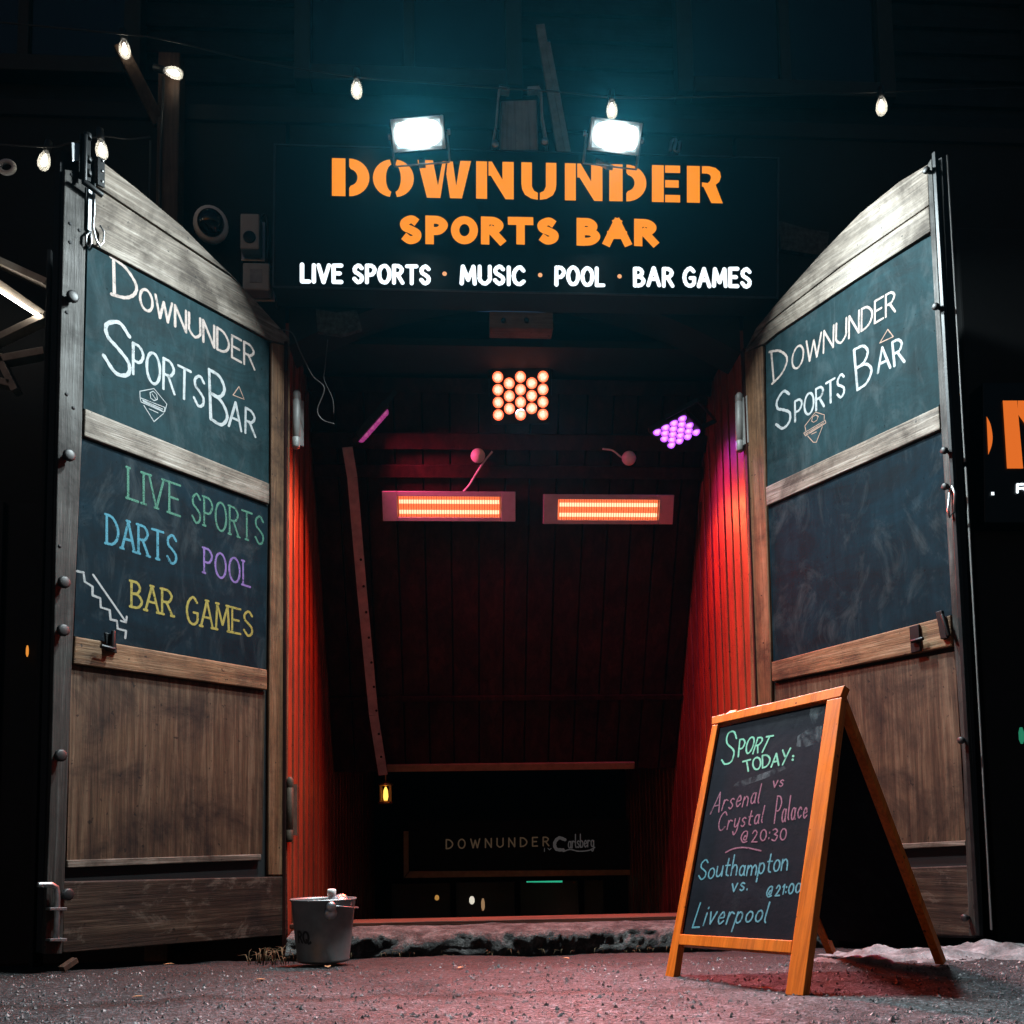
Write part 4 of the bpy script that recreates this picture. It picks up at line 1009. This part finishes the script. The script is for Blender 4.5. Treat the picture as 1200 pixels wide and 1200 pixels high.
# ---------------------------------------------------------------- things on the wall left of the sign
sc_p = at_y(247, 262, -.12)
dc = thing('security_camera', 'white domed security camera on the wall above the left door', 'camera', sc_p)
d = Vector((.22, -.9, -.3)).normalized()
m = MB(); m.lathe([(.03, -.11), (.05, -.09), (.078, -.06), (.084, -.03), (.082, .0), (.07, .012)], sc_p, d, 24); part('housing', m, M_white, dc)
m = MB(); m.lathe([(.064, .013)]+[(.064*math.cos(math.radians(a)), .013+.05*math.sin(math.radians(a))) for a in range(10, 91, 10)], sc_p, d, 24); part('dome', m, plain('black_dome', (.008, .009, .01), .06, 0, .05, 5, 0), dc)
m = MB(); m.tube([sc_p-d*.1, Vector((sc_p.x-.02, -.003, sc_p.z+.0))], .03, 10); part('mount', m, M_white, dc)
def junction(px0, py0, px1, py1, label, lens):
    a = at_y(px0, py1, -.09); b = at_y(px1, py0, -.09)
    t = thing('junction_box', label, 'junction box', ((a.x+b.x)/2, 0, a.z), 'pale boxes on the wall by the sign')
    m = MB(); m.box(a.x, b.x, -.09, -.012, a.z, b.z); part('box', m, plain('pale_plastic', (.42, .41, .37), .5, 0, .1), t, .008)
    m = MB(); m.box(a.x-.012, b.x+.012, -.0115, -.002, a.z-.012, b.z+.012); part('back_plate', m, M_galv, t, .003)
    c = Vector(((a.x+b.x)/2, -.0905, (a.z+b.z)/2))
    m = MB()
    if lens: m.lathe([(.030, 0), (.03, .008), (.026, .01)], c+Vector((0, 0, -.035)), (0, -1, 0), 18); part('lens', m, M_iron, t)
    else: m.box(c.x-.03, c.x+.03, -.0925, -.0908, c.z-.035, c.z+.035); part('sticker', m, plain('grey_sticker', (.3, .3, .29), .6), t)
    m = MB(); m.tube(cr([(b.x-.02, -.04, b.z), (b.x+.02, -.03, b.z+.03), (b.x+.03, -.02, b.z-.1), (b.x+.02, -.015, a.z-.05)]), .008, 6); part('cable', m, M_cable, t)
junction(281, 250, 304, 291, 'pale junction box with a round black hole beside the sign', True)
junction(284, 308, 316, 339, 'square pale junction box with a small sticker below the sign corner', False)
# post with brace
pp = at_y(195, 300, -.11)
post = thing('timber_post', 'tall timber post with a short brace behind the left door', 'post', (pp.x, -.11, -.075))
xa = at_y(183, 200, -.16).x; xb = at_y(209, 200, -.16).x
m = MB(); m.box(xa, xb, -.16, -.06, -.09, at_y(195, 60, -.16).z); M_post = wood('brown_post_timber', (.035, .018, .011), (.075, .042, .026), (.12, .07, .045), 'z', .8, .5)
part('upright', m, M_post, post, .006)
m = MB(); m.bar(at_y(140, 52, -.30), at_y(187, 145, -.12), .06, .07, (0, 1, 0)); part('brace', m, M_post, post, .005)
m = MB()
m.tube([at_y(192, 90, -.168), at_y(188, 180, -.168), at_y(186, 300, -.168)], .006, 6); m.tube([at_y(176, 165, -.168), at_y(175, 300, -.168)], .005, 6); part('cable', m, M_cable, post)

# festoon bulbs and cable
M_bglass, ntb, bsb = newmat('clear_bulb_glass')
bsb.inputs['Base Color'].default_value = (.9, .9, .88, 1); bsb.inputs['Roughness'].default_value = .04; bsb.inputs['Alpha'].default_value = .30
bsb.inputs['Emission Color'].default_value = (1, .96, .85, 1); bsb.inputs['Emission Strength'].default_value = .16
M_fil = emit('bulb_filament', (1, .92, .74), 14)
YB = -.42
def bulb(px, py, axis, label, y=YB, k=1.0):
    p = at_y(px, py, y); ax = Vector(axis).normalized()
    t = thing('festoon_bulb', label, 'light bulb', p, 'bulbs of the string light')
    g = MB().lathe([(.011, .045), (.015, .034), (.023, .015), (.027, -.008), (.025, -.028), (.016, -.042), (.004, -.048)], p, ax, 16)
    part('glass', g, M_bglass, t)
    f = MB().lathe([(.003, .03), (.009, .012), (.013, -.006), (.011, -.02), (.002, -.03)], p, ax, 8); part('filament', f, M_fil, t)
    s = MB().lathe([(.010, .098), (.016, .094), (.017, .05), (.014, .043)], p, ax, 12); part('socket', s, M_cable, t)
bulb(146, 57, (-.1, 0, 1), 'lit bulb at the end of the post brace, topmost on the left', -.33)
bulb(203, 85, (-1, 0, .25), 'lit bulb lying sideways against the timber post', -.22)
bulb(119, 175, (-.1, 0, 1), 'lit bulb right above the top corner of the left door', -.55)
bulb(52, 188, (.2, 0, 1), 'lit bulb in the dark left of the left door')
bulb(418, 104, (0, 0, 1), 'lit bulb on the cable above the left end of the sign letters')
bulb(717, 128, (0, 0, 1), 'lit bulb hanging directly over the right floodlight')
bulb(1033, 124, (0, 0, 1), 'lit bulb hanging above the right door')
m = MB()
def sagline(pts, y=YB, r=.004):
    m.tube([at_y(a, b, y) for a, b in cr(pts, 6)], r, 6)
sagline([(-60, 20), (60, 32), (146, 40), (200, 48), (300, 72), (418, 90), (500, 97), (580, 103), (660, 108), (717, 114), (800, 114), (900, 112), (1033, 108), (1090, 106), (1300, 100)])
sagline([(176, 160), (150, 163), (119, 160), (80, 168), (52, 172), (-60, 165)], -.5)
single('festoon_cable', m, M_cable, 'thin black cable carrying the light bulbs across the front', 'cable', None, 0, at_y(418, 90, YB))
# loose wires at the left of the entrance
m = MB(); m.tube([at_y(x, y, -.06) for x, y in cr([(326, 386), (342, 390), (352, 412), (366, 440), (380, 455), (372, 480), (378, 492), (392, 497)], 6)], .003, 6)
m.tube([at_y(x, y, -.05) for x, y in cr([(384, 398), (381, 430), (380, 445), (390, 468), (391, 485)], 6)], .002, 6)
single('loose_wire', m, plain('grey_wire', (.06, .045, .04), .5), 'tangled thin wires hanging beside the left hinge', 'wire', None, 0, at_y(352, 412, -.06))
# broken plaster at both sides of the arch
for pts, lab in (([(915, 292), (912, 258), (925, 262), (945, 268), (972, 272), (968, 300)], 'broken plaster capped wall stub between sign and right door'), ([(372, 388), (370, 362), (395, 366), (418, 363), (424, 385), (400, 392)], 'rough plaster patch under the sign left end')):
    P = [at_y(x, y, -.03) for x, y in pts]; m = MB(); n = len(P)
    fr = Frame((0, -.03, 0), (-1, 0, 0), (0, 0, 1)); m.slab([fr.uv(x, y) for x, y in pts], -.028, 0)
    o = single('plaster_patch', MB().add([fr.M @ v for v in m.v], m.f), plain('chipped_plaster', (.05, .05, .047), .9, 0, .8, 40, 1.0), lab, 'plaster', None, 0, P[0])
    sd = o.modifiers.new('subdivide', 'SUBSURF'); sd.subdivision_type = 'SIMPLE'; sd.levels = 1; sd.render_levels = 2
# ---------------------------------------------------------------- far left: lit truss; right: second sign
YT = 1.5
yt = -.35
tr = thing('timber_truss', 'pale timber truss with a tube light at the far left edge', 'truss', at_y(20, 460, yt))
M_pale = plain('pale_planed_timber', (.36, .31, .25), .6)
for a, b, wd in (((-60, 281), (57, 334), .032), ((-60, 292), (54, 372), .03), ((-70, 432), (54, 373), .03), ((-70, 437), (54, 414), .034), ((-14, 392), (20, 460), .03), ((-40, 440), (14, 452), .03)):
    m = MB(); m.bar(at_y(*a, yt), at_y(*b, yt), wd, .06, (0, 1, 0)); part('member', m, M_pale, tr, .002)
m = MB(); m.tube([at_y(-60, 302, yt-.04), at_y(47, 371, yt-.04)], .008, 8); part('tube_light', m, emit('tube_light_glow', (1, .93, .84), 14), tr)
m = MB(); m.box(at_y(58, 400, yt).x-.0, at_y(63, 400, yt).x, yt-.05, yt+.05, -.1, at_y(58, 300, yt).z); part('post', m, M_dark, tr, .003)
m = MB()
pc_ = at_y(8, 196, -.4); R = .033
ring = [pc_+Vector((R*math.cos(t)*1.0, 0, R*.85*math.sin(t))) for t in [i*2*math.pi/24 for i in range(25)]]
m.tube(ring, .011, 10, True, False)
single('pale_ring', m, M_white, 'pale round ring hanging at the left edge near a bulb', 'ring', None, 0, pc_)
# dark yard fence left behind the door
m = MB()
for i in range(26): x = -6.8+.18*i; m.box(x, x+.165, -.02-.01*(i % 3), -.004, -.1, 2.1)
single('board_fence', m, M_dark, 'dark boarded fence in the shadow left of the left door', 'fence', None, .003, (-4.5, 0, 0))
# second lit sign at the right edge
YS2 = -.45
F2 = Frame((0, YS2, 0), (-1, 0, 0), (0, 0, 1))
s2 = thing('side_sign', 'black lit sign with large orange letters cut off at the right edge', 'sign', F2.M)
part('panel', MB().slab(F2.uvs([(1152, 448), (1420, 445), (1428, 615), (1154, 612)]), -.12, -.004), M_signp, s2, .004, True)
m = MB()
o = [F2.uv(x, y) for x, y in cr([(1156, 488), (1160.5, 497), (1163, 511), (1162, 522), (1158, 533)], 4)]; m.add([(p[0], .001, p[1]) for p in o], [tuple(range(len(o)))])
m2 = MB(); put_poly(m, [[(0, 0), (.27, 0), (.24, 1), (0, 1)], [(.25, 1), (.40, 1), (.74, .48), (.72, 1), (1, 1), (1.02, 0), (.82, 0), (.24, .80)]], lambda p: F2.uv(1175+70*p[0]+(1-p[1])*5, 469.5+(1-p[1])*79.5, .001), .0015)
part('orange_lettering', m, emit('deep_orange_letters', (1.0, .20, .025), .75), s2, 0, True)
m = MB(); draw(m, F2, .0, [(1161.5, 578.5), (1165, 578.5)], .015, 'butt', 0); write(m, F2, .0, 'R', ((1192, 568), (1206, 567), (1207, 577), (1192, 577)), .012)
part('white_lettering', m, M_wh, s2, 0, True)
M_neigh = plain('neighbour_dark', (.004, .0045, .005), .9)
m = MB(); m.box(at_y(1152, 500, YS2).x, at_y(1500, 500, YS2).x, YS2+.122, -.02, -.1, 3.4)
single('kiosk', m, M_neigh, 'dark kiosk wall behind the sign at the right edge', 'kiosk', None, .01, (3, -.2, 0))

# ---------------------------------------------------------------- A-frame board
fl = at_z(788, 1146, gz(.375, -1.5)-.0); fr_ = at_z(930, 1166, gz(.65, -1.87))
bk = at_z(1106, 1131, -.012)
nrm = Vector((bk.y-fr_.y, -(bk.x-fr_.x), 0)).normalized()
apx = on_plane(989, 804, fr_, nrm)
Xd = -(fr_-fl); 
FA = Frame(fr_, (fl-fr_), (apx-fr_))
print('A-board', fl, fr_, bk, apx, (fl-fr_).length, FA.Y)
ab = thing('a_frame_board', 'orange framed A board with chalked football fixtures standing by the right door', 'sign board', FA.M)
M_orange = wood('orange_varnished_wood', (.60, .125, .011), (.84, .195, .019), (.93, .25, .03), 'z', .8, .28, .4, .1)
AT = -.03
FRONT = FA
def apoly(pts, y0=AT, y1=0): return MB().slab(FA.uvs(pts), y0, y1)
part('top_bar', apoly([(834, 840), (990, 803), (985, 816), (834, 849)]), M_orange, ab, .002, True)
part('leg', apoly([(834.5, 850), (841, 849), (797, 1094), (789, 1147), (779, 1145)]), M_orange, ab, .002, True)
part('leg', apoly([(969, 820.5), (986.5, 817), (941, 1167), (920, 1166), (929, 1101)]), M_orange, ab, .002, True)
part('bottom_bar', apoly([(796.5, 1094.5), (928.5, 1102), (926.5, 1117), (795, 1107)]), M_orange, ab, .002, True)
M_ab = slate('a_board_black', (.010, .011, .016), .35)
abd = part('chalkboard', apoly([(841, 851), (969, 822), (929, 1101), (797, 1093.5)], -.02, -.010), M_ab, ab, 0, True)
# rear frame
ev = (fl-fr_); al = apx; 
FBk = Frame(bk, -ev, (apx-bk)); Lb = (apx-bk).length; wv = ev.length
rf = MB(); k = chain(ab).inverted()
def rear(u, z, n): return k @ (bk + FBk.X*u + FBk.Z*z + FBk.Y*n)
def rbox(u0, u1, z0, z1, n0, n1):
    v = [rear(u, z, n) for n in (n0, n1) for u, z in ((u0, z0), (u1, z0), (u1, z1), (u0, z1))]
    rf.add(v, [(3, 2, 1, 0), (4, 5, 6, 7), (0, 1, 5, 4), (1, 2, 6, 5), (2, 3, 7, 6), (3, 0, 4, 7)])
wv_ = -wv
rbox(-wv, -wv+.03, 0, Lb-.03, 0, .024); rbox(-.03, 0, 0, Lb-.012, 0, .024); rbox(-wv+.031, -.031, Lb-.09, Lb-.045, 0, .024)
part('rear_frame', rf, M_orange, ab, .002, True)
rf = MB(); rbox(-wv+.031, -.031, .06, Lb-.091, .008, .018); part('rear_panel', rf, M_ab, ab, 0, True)
za = lambda L: [(780+a*.26667, 800+b*.26667) for a, b in L]
NA = -.010
M_mint = chalk('mint_chalk', (0.198, 0.515, 0.363), .38); M_pink = chalk('dull_pink_chalk', (0.277, 0.106, 0.158), .42); M_blue = chalk('sky_chalk', (0.106, 0.304, 0.370), .40); M_smudge = None
def ql(tl, tr, br, bl): return tuple(za([tl, tr, br, bl]))
m = MB(); draw(m, FA, NA, cr(za([(312, 245), (300, 215), (275, 225), (270, 265), (300, 300), (290, 345), (262, 358), (247, 340)])), .0062)
write(m, FA, NA, 'PORT', ql((325, 250), (475, 228), (440, 300), (320, 322)), .0062, slant=.05, jitter=.06)
write(m, FA, NA, 'TODAY', ql((340, 348), (548, 292), (535, 355), (350, 395)), .0062, jitter=.07, gap=.2)
draw(m, FA, NA, za([(560, 322), (562, 324)]), .007); draw(m, FA, NA, za([(558, 338), (560, 340)]), .007)
part('lettering', m, M_mint, abd, 0, True, 'mint chalked heading SPORT TODAY')
m = MB(); write(m, FA, NA, 'Arsenal', ql((222, 480), (425, 440), (410, 528), (198, 575)), .0046, jitter=.05, slant=.08)
write(m, FA, NA, 'vs', ql((475, 405), (522, 400), (515, 455), (472, 462)), .0044, slant=.1)
write(m, FA, NA, 'Crystal', ql((240, 575), (438, 540), (425, 615), (228, 655)), .0046, jitter=.05, slant=.08)
write(m, FA, NA, 'Palace', ql((490, 500), (628, 505), (620, 590), (478, 618)), .0046, jitter=.05, slant=.08)
write(m, FA, NA, '@20:30', ql((335, 640), (535, 628), (528, 690), (330, 702)), .0046, jitter=.04)
draw(m, FA, NA, cr(za([(265, 746), (300, 730), (350, 725), (420, 739)])), .005)
part('lettering', m, M_pink, abd, 0, True, 'pink chalked fixture Arsenal vs Crystal Palace')
m = MB(); write(m, FA, NA, 'Southampton', ql((158, 775), (545, 735), (533, 828), (143, 862)), .0052, jitter=.06, slant=.05, gap=.2)
write(m, FA, NA, 'vs.', ql((295, 850), (362, 845), (358, 910), (290, 920)), .0052, slant=.1)
write(m, FA, NA, '@21:00', ql((447, 885), (596, 870), (590, 920), (442, 942)), .005, jitter=.04, slant=.1)
write(m, FA, NA, 'Liverpool', ql((150, 965), (462, 960), (440, 1052), (120, 1070)), .0055, jitter=.06, slant=.08)
part('lettering', m, M_blue, abd, 0, True, 'blue chalked fixture Southampton vs Liverpool')
# wiped chalk smudges
msm, nts, bss = newmat('wiped_chalk_smudge'); bss.inputs['Base Color'].default_value = (.35, .42, .45, 1); bss.inputs['Roughness'].default_value = .9
nts.links.new(ramp(nts, noise_n(nts, coords(nts, (1, 1, .6)), 26, 6, .7, .6), [(.42, (0, 0, 0)), (.75, (.34,)*3)]), bss.inputs['Alpha'])
m = MB()
for i, pts in enumerate(([(640, 100), (690, 95), (702, 130), (685, 170), (645, 180), (632, 140)], [(580, 235), (640, 195), (690, 190), (680, 260), (610, 285), (575, 280)], [(320, 435), (420, 400), (520, 365), (530, 378), (440, 420), (340, 455), (290, 455)])):
    q = FA.uvs(za(pts), NA); m.add([(p[0], NA+.00018+i*.00004, p[1]) for p in q], [tuple(range(len(q)))])
part('chalk_smudge', m, msm, abd, 0, True)

# ---------------------------------------------------------------- bucket with bottle and cans
bz = gz(-.83, -1.05)
bp = at_z(379, 1128, bz); bp.z = bz+.004
kx = (bp-CAM).length/F_PX
bk_t = thing('metal_bucket', 'grey metal ice bucket with black letters on the street by the left door', 'bucket', bp)
H = .238; r0, r1 = .098, .122
M_bucket = plain('brushed_zinc', (.20, .21, .212), .42, .6, .3, 9)
m = MB(); m.lathe([(r0*.9, .0), (r0, .003), (r0+.002, .012), (r0+.001, .014), (r1, H-.006), (r1+.005, H-.002), (r1+.004, H+.003), (r1-.002, H), (r1-.004, H-.004), (r0, .02), (r0*.2, .018)], bp, (0, 0, 1), 40)
part('pail', m, M_bucket, bk_t)
tc = (CAM-bp); tc.z = 0; ta = math.atan2(tc.y, tc.x)
def rim(ang, h, out=0): r = r0+(r1-r0)*h/H+out; return bp+Vector((r*math.cos(ang), r*math.sin(ang), h))
ear = ta+.22
m = MB(); e = rim(ear, H-.035, .001); dr_ = Vector((math.cos(ear), math.sin(ear), 0)); m.lathe([(.024, 0), (.024, .006), (.008, .009)], e-Vector((0, 0, .012)), dr_, 14); m.lathe([(.018, 0), (.02, .012), (.016, .02)], e+Vector((0, 0, .012)), dr_, 14)
part('ear', m, M_steel, bk_t)
m = MB(); pts = []
for i in range(15):
    t = i/14*math.pi; c = math.cos(t); pts.append(bp+Vector((math.cos(ear), math.sin(ear), 0))*(c*(r1+.006))+Vector((-math.sin(ear), math.cos(ear), 0))*(math.sin(t)*(r1+.01))+Vector((0, 0, H-.018-.02*math.sin(t))))
m.tube(pts, .003, 6); part('handle', m, M_steel, bk_t)
m = MB()
def curved(txt, a0, a1, h0, h1, wd):
    for s in layout(txt, gap=.25):
        mb2 = MB()
        for run in split_sharp(s):
            LIFT[0] = (LIFT[0]+1) % 9
            sc_ = (abs(a1-a0)*r0*1.1)
            ribbon(mb2, [(p[0]*sc_, p[1]*(h1-h0)) for p in run], wd, LIFT[0]*.0001)
        m.add([rim(a0+(a1-a0)*v.x/sc_, h0+v.z, .0008+v.y) for v in mb2.v], mb2.f)
curved('RQ.', ta-1.0, ta-.46, .082, .122, .009)
part('lettering', m, plain('black_print', (.01, .01, .01), .5), bk_t)
m = MB()
bt = bp+Vector((.03, -.015, .05)); axb = Vector((.03, -.1, 1)).normalized()
m.lathe([(.03, 0), (.032, .01), (.032, .15), (.028, .175), (.012, .2), (.012, .206)], bt, axb, 16)
bo = thing('plastic_bottle', 'clear plastic bottle with a white cap standing in the bucket', 'bottle', bt)
mcl, ntc, bsc = newmat('clear_plastic'); bsc.inputs['Base Color'].default_value = (.7, .74, .8, 1); bsc.inputs['Roughness'].default_value = .08; bsc.inputs['Alpha'].default_value = .55
part('body', m, mcl, bo); m = MB(); m.lathe([(.016, .205), (.0165, .21), (.0165, .226), (.014, .228)], bt, axb, 16); part('cap', m, M_white, bo)
def crumple(c, r, seed, name, mat, lab, cat):
    bmx = bmesh.new(); bmesh.ops.create_icosphere(bmx, subdivisions=3, radius=r)
    for v in bmx.verts:
        v.co *= 1+.35*noise.noise(v.co*22+Vector((seed, 0, 0)))+.15*noise.noise(v.co*60)
        v.co.z *= .75
    me = bpy.data.meshes.new(name); bmx.to_mesh(me); bmx.free(); me.materials.append(mat)
    o = link(name, me); o.location = c; o['label'] = lab; o['category'] = cat; o['kind'] = 'thing'; return o
mfo, ntf, bsf = newmat('crinkled_foil'); bsf.inputs['Base Color'].default_value = (.6, .6, .66, 1); bsf.inputs['Metallic'].default_value = .8; bsf.inputs['Roughness'].default_value = .18
crumple(bp+Vector((.066, -.03, H-.012)), .042, 3, 'crumpled_wrapper', mfo, 'shiny crumpled wrapper poking out of the bucket', 'wrapper')
crumple(bp+Vector((-.028, -.02, H-.025)), .035, 8, 'paper_cup', M_white, 'pale crushed paper cup in the bucket', 'cup')

# ---------------------------------------------------------------- snow, weeds, litter
def snow_h(x, y):
    d = ((x-1.75)/1.1)**2+((y+1.12)/.30)**2
    h = .07*max(0, 1-d)**.8*(.65+.6*noise.fractal(Vector((x*4, y*5, 0)), 1, 2, 4))
    return h
mb = MB(); nxs, nys = 120, 60; vs = []
for j in range(nys):
    for i in range(nxs):
        x = .75+2.2*i/(nxs-1); y = -1.6+.95*j/(nys-1)
        vs.append((x, y, gz(x, y)-.022+max(0, snow_h(x, y))+.014*noise.fractal(Vector((x*16, y*16, 0)), .8, 2.1, 4)*(1 if snow_h(x, y) > 0 else 0)))
mb.add(vs, [(j*nxs+i, j*nxs+i+1, (j+1)*nxs+i+1, (j+1)*nxs+i) for j in range(nys-1) for i in range(nxs-1)], True)
def snowm():
    m, nt, bs = newmat('dirty_snow'); v = coords(nt)
    n = noise_n(nt, v, 9, 8, .7); n2 = noise_n(nt, v, 80, 4, .7)
    c = ramp(nt, n, [(.3, (.035, .035, .034)), (.5, (.16, .16, .165)), (.7, (.36, .37, .38))])
    nt.links.new(mixc(nt, .6, c, ramp(nt, n2, [(.3, (.5, .5, .5)), (.6, (1, 1, 1))]), 'MULTIPLY'), bs.inputs['Base Color'])
    bs.inputs['Roughness'].default_value = .75; bump(nt, bs, n2, .6, .01); return m
setting('snow', mb, snowm(), 'stuff', 'low dirty snow bank behind the A board')
# grit
mb = MB(); rnd = random.Random(3)
for i in range(11000):
    y = -1.0-1.55*rnd.random()**.8; x = rnd.uniform(-2.1, 2.3); r = rnd.choice([.0014, .002, .0025, .003, .004, .006])*rnd.uniform(.7, 1.3)
    if i < 60: r = rnd.uniform(.006, .011)
    z = gz(x, y)+.010*noise.fractal(Vector((x*2.2, y*2.2, .3)), 1.0, 2.0, 4)+r*.2
    v = [Vector((math.cos(a)*r*rnd.uniform(.6, 1.2), math.sin(a)*r*rnd.uniform(.6, 1.2), 0))+Vector((x, y, z)) for a in (0, 1.3, 2.5, 3.8, 5.1)]
    v.append(Vector((x+rnd.uniform(-.3, .3)*r, y, z+r*rnd.uniform(.6, 1.2))))
    mb.add(v, [(0, 1, 5), (1, 2, 5), (2, 3, 5), (3, 4, 5), (4, 0, 5)])
def gritm():
    m, nt, bs = newmat('street_grit'); n = noise_n(nt, coords(nt), 55, 1, .5)
    nt.links.new(ramp(nt, n, [(.3, (.006, .007, .008)), (.46, (.02, .022, .024)), (.54, (.07, .075, .078)), (.62, (.16, .165, .17)), (.74, (.34, .34, .34))]), bs.inputs['Base Color']); bs.inputs['Roughness'].default_value = .6; return m
setting('gravel', mb, gritm(), 'stuff', 'loose grit scattered on the asphalt')
# fallen leaves
M_leaf = plain('dry_leaf', (.34, .17, .07), .7, 0, .4, 60)
LV = [((384, 1133), .020, 'dry leaf lying right in front of the bucket'), ((198, 1130), .016, 'dry leaf on the street before the left door panel'), ((305, 1148), .014, 'dry leaf on the crack left of the bucket'), ((162, 1168), .013, 'reddish leaf in the left foreground'), ((540, 1134), .014, 'dry leaf under the middle of the kerb'), ((663, 1123), .015, 'dry leaf close to the kerb on the right'), ((897, 1158), .016, 'dry leaf between the feet of the A board')]
for (px, py), r, lab in LV:
    p = at_z(px, py, -.02); zz_ = gz(p.x, p.y)+.010*noise.fractal(Vector((p.x*2.2, p.y*2.2, .3)), 1.0, 2.0, 4)+.006; p = at_z(px, py, zz_)
    m = MB(); a0 = px*.7; pts = []
    for t, w_ in ((0, 0), (.25, .5), (.5, .62), (.75, .45), (1, 0)):
        pts.append((t, w_))
    vs = []
    for t, w_ in pts:
        for s in (-1, 0, 1):
            lx = (t-.5)*2.6*r; ly = s*w_*r; vs.append(p+Vector((lx*math.cos(a0)-ly*math.sin(a0), lx*math.sin(a0)+ly*math.cos(a0), abs(s)*.35*w_*r+.3*r*(t-.5)**2)))
    fs = [(i*3+j, (i+1)*3+j, (i+1)*3+j+1, i*3+j+1) for i in range(4) for j in range(2)]
    m.add(vs, fs, True)
    single('fallen_leaf', m, M_leaf, lab, 'leaf', 'fallen leaves on the street', 0, p)
# dry weeds beside the bucket and along the kerb
mb = MB(); rnd = random.Random(11)
for i in range(95):
    if i < 45: c = at_z(rnd.uniform(318, 346), 1118, -.05); x, y = c.x+rnd.uniform(-.05, .05), -.62+rnd.uniform(-.1, .1)
    else: x, y = rnd.uniform(-1.1, 1.1), -.36-rnd.uniform(0, .05)
    L = rnd.uniform(.03, .10) if i < 45 else rnd.uniform(.015, .05); a = rnd.uniform(0, 6.28); b = rnd.uniform(.2, 1.0)
    p0 = Vector((x, y, gz(x, y)-.005)); p1 = p0+Vector((math.cos(a)*L*.3*b, math.sin(a)*L*.3*b, L*.7)); p2 = p0+Vector((math.cos(a)*L*b, math.sin(a)*L*b, L*(.9-.3*b)))
    mb.tube([p0, p1, p2], [.0016, .0013, .0004], 4)
setting('dry_grass', mb, plain('straw', (.15, .105, .05), .8), 'stuff', 'tuft of dry weeds by the bucket and kerb')

# small far lights and bits at the edges
glow_dot(32, 763, 3, 13, (1, .35, .05), .8, 'orange_lamp', 'thin orange lamp low in the dark at the left edge', 'lamp', -.06)
glow_dot(1197, 862, 6, 20, (.05, .55, .3), .35, 'green_lamp', 'dim green lamp low at the right edge', 'lamp', -.62)
p = at_z(72, 1136, -.02); m = MB(); m.bar(p, p+Vector((.03, .05, .028)), .03, .022)
single('wood_chip', m, M_post, 'brown wooden wedge lying at the left foot of the door', 'wedge', None, .002, p)

# ---------------------------------------------------------------- night air
HAZE = True  # thin air that shows the floodlights' halo
if HAZE:
    mb = MB(); mb.box(-9.5, 9.5, -6.2, 8.6, -5.0, 10.0)
    mh = bpy.data.materials.new('night_air'); mh.use_nodes = True; nth = mh.node_tree; nth.nodes.clear()
    out = nth.nodes.new('ShaderNodeOutputMaterial'); pv = nth.nodes.new('ShaderNodeVolumePrincipled')
    pv.inputs['Density'].default_value = .0002; pv.inputs['Color'].default_value = (.08, .72, 1.0, 1); pv.inputs['Anisotropy'].default_value = .8
    nth.links.new(pv.outputs[0], out.inputs['Volume'])
    hz = setting('haze', mb, mh, 'stuff', 'thin night haze')
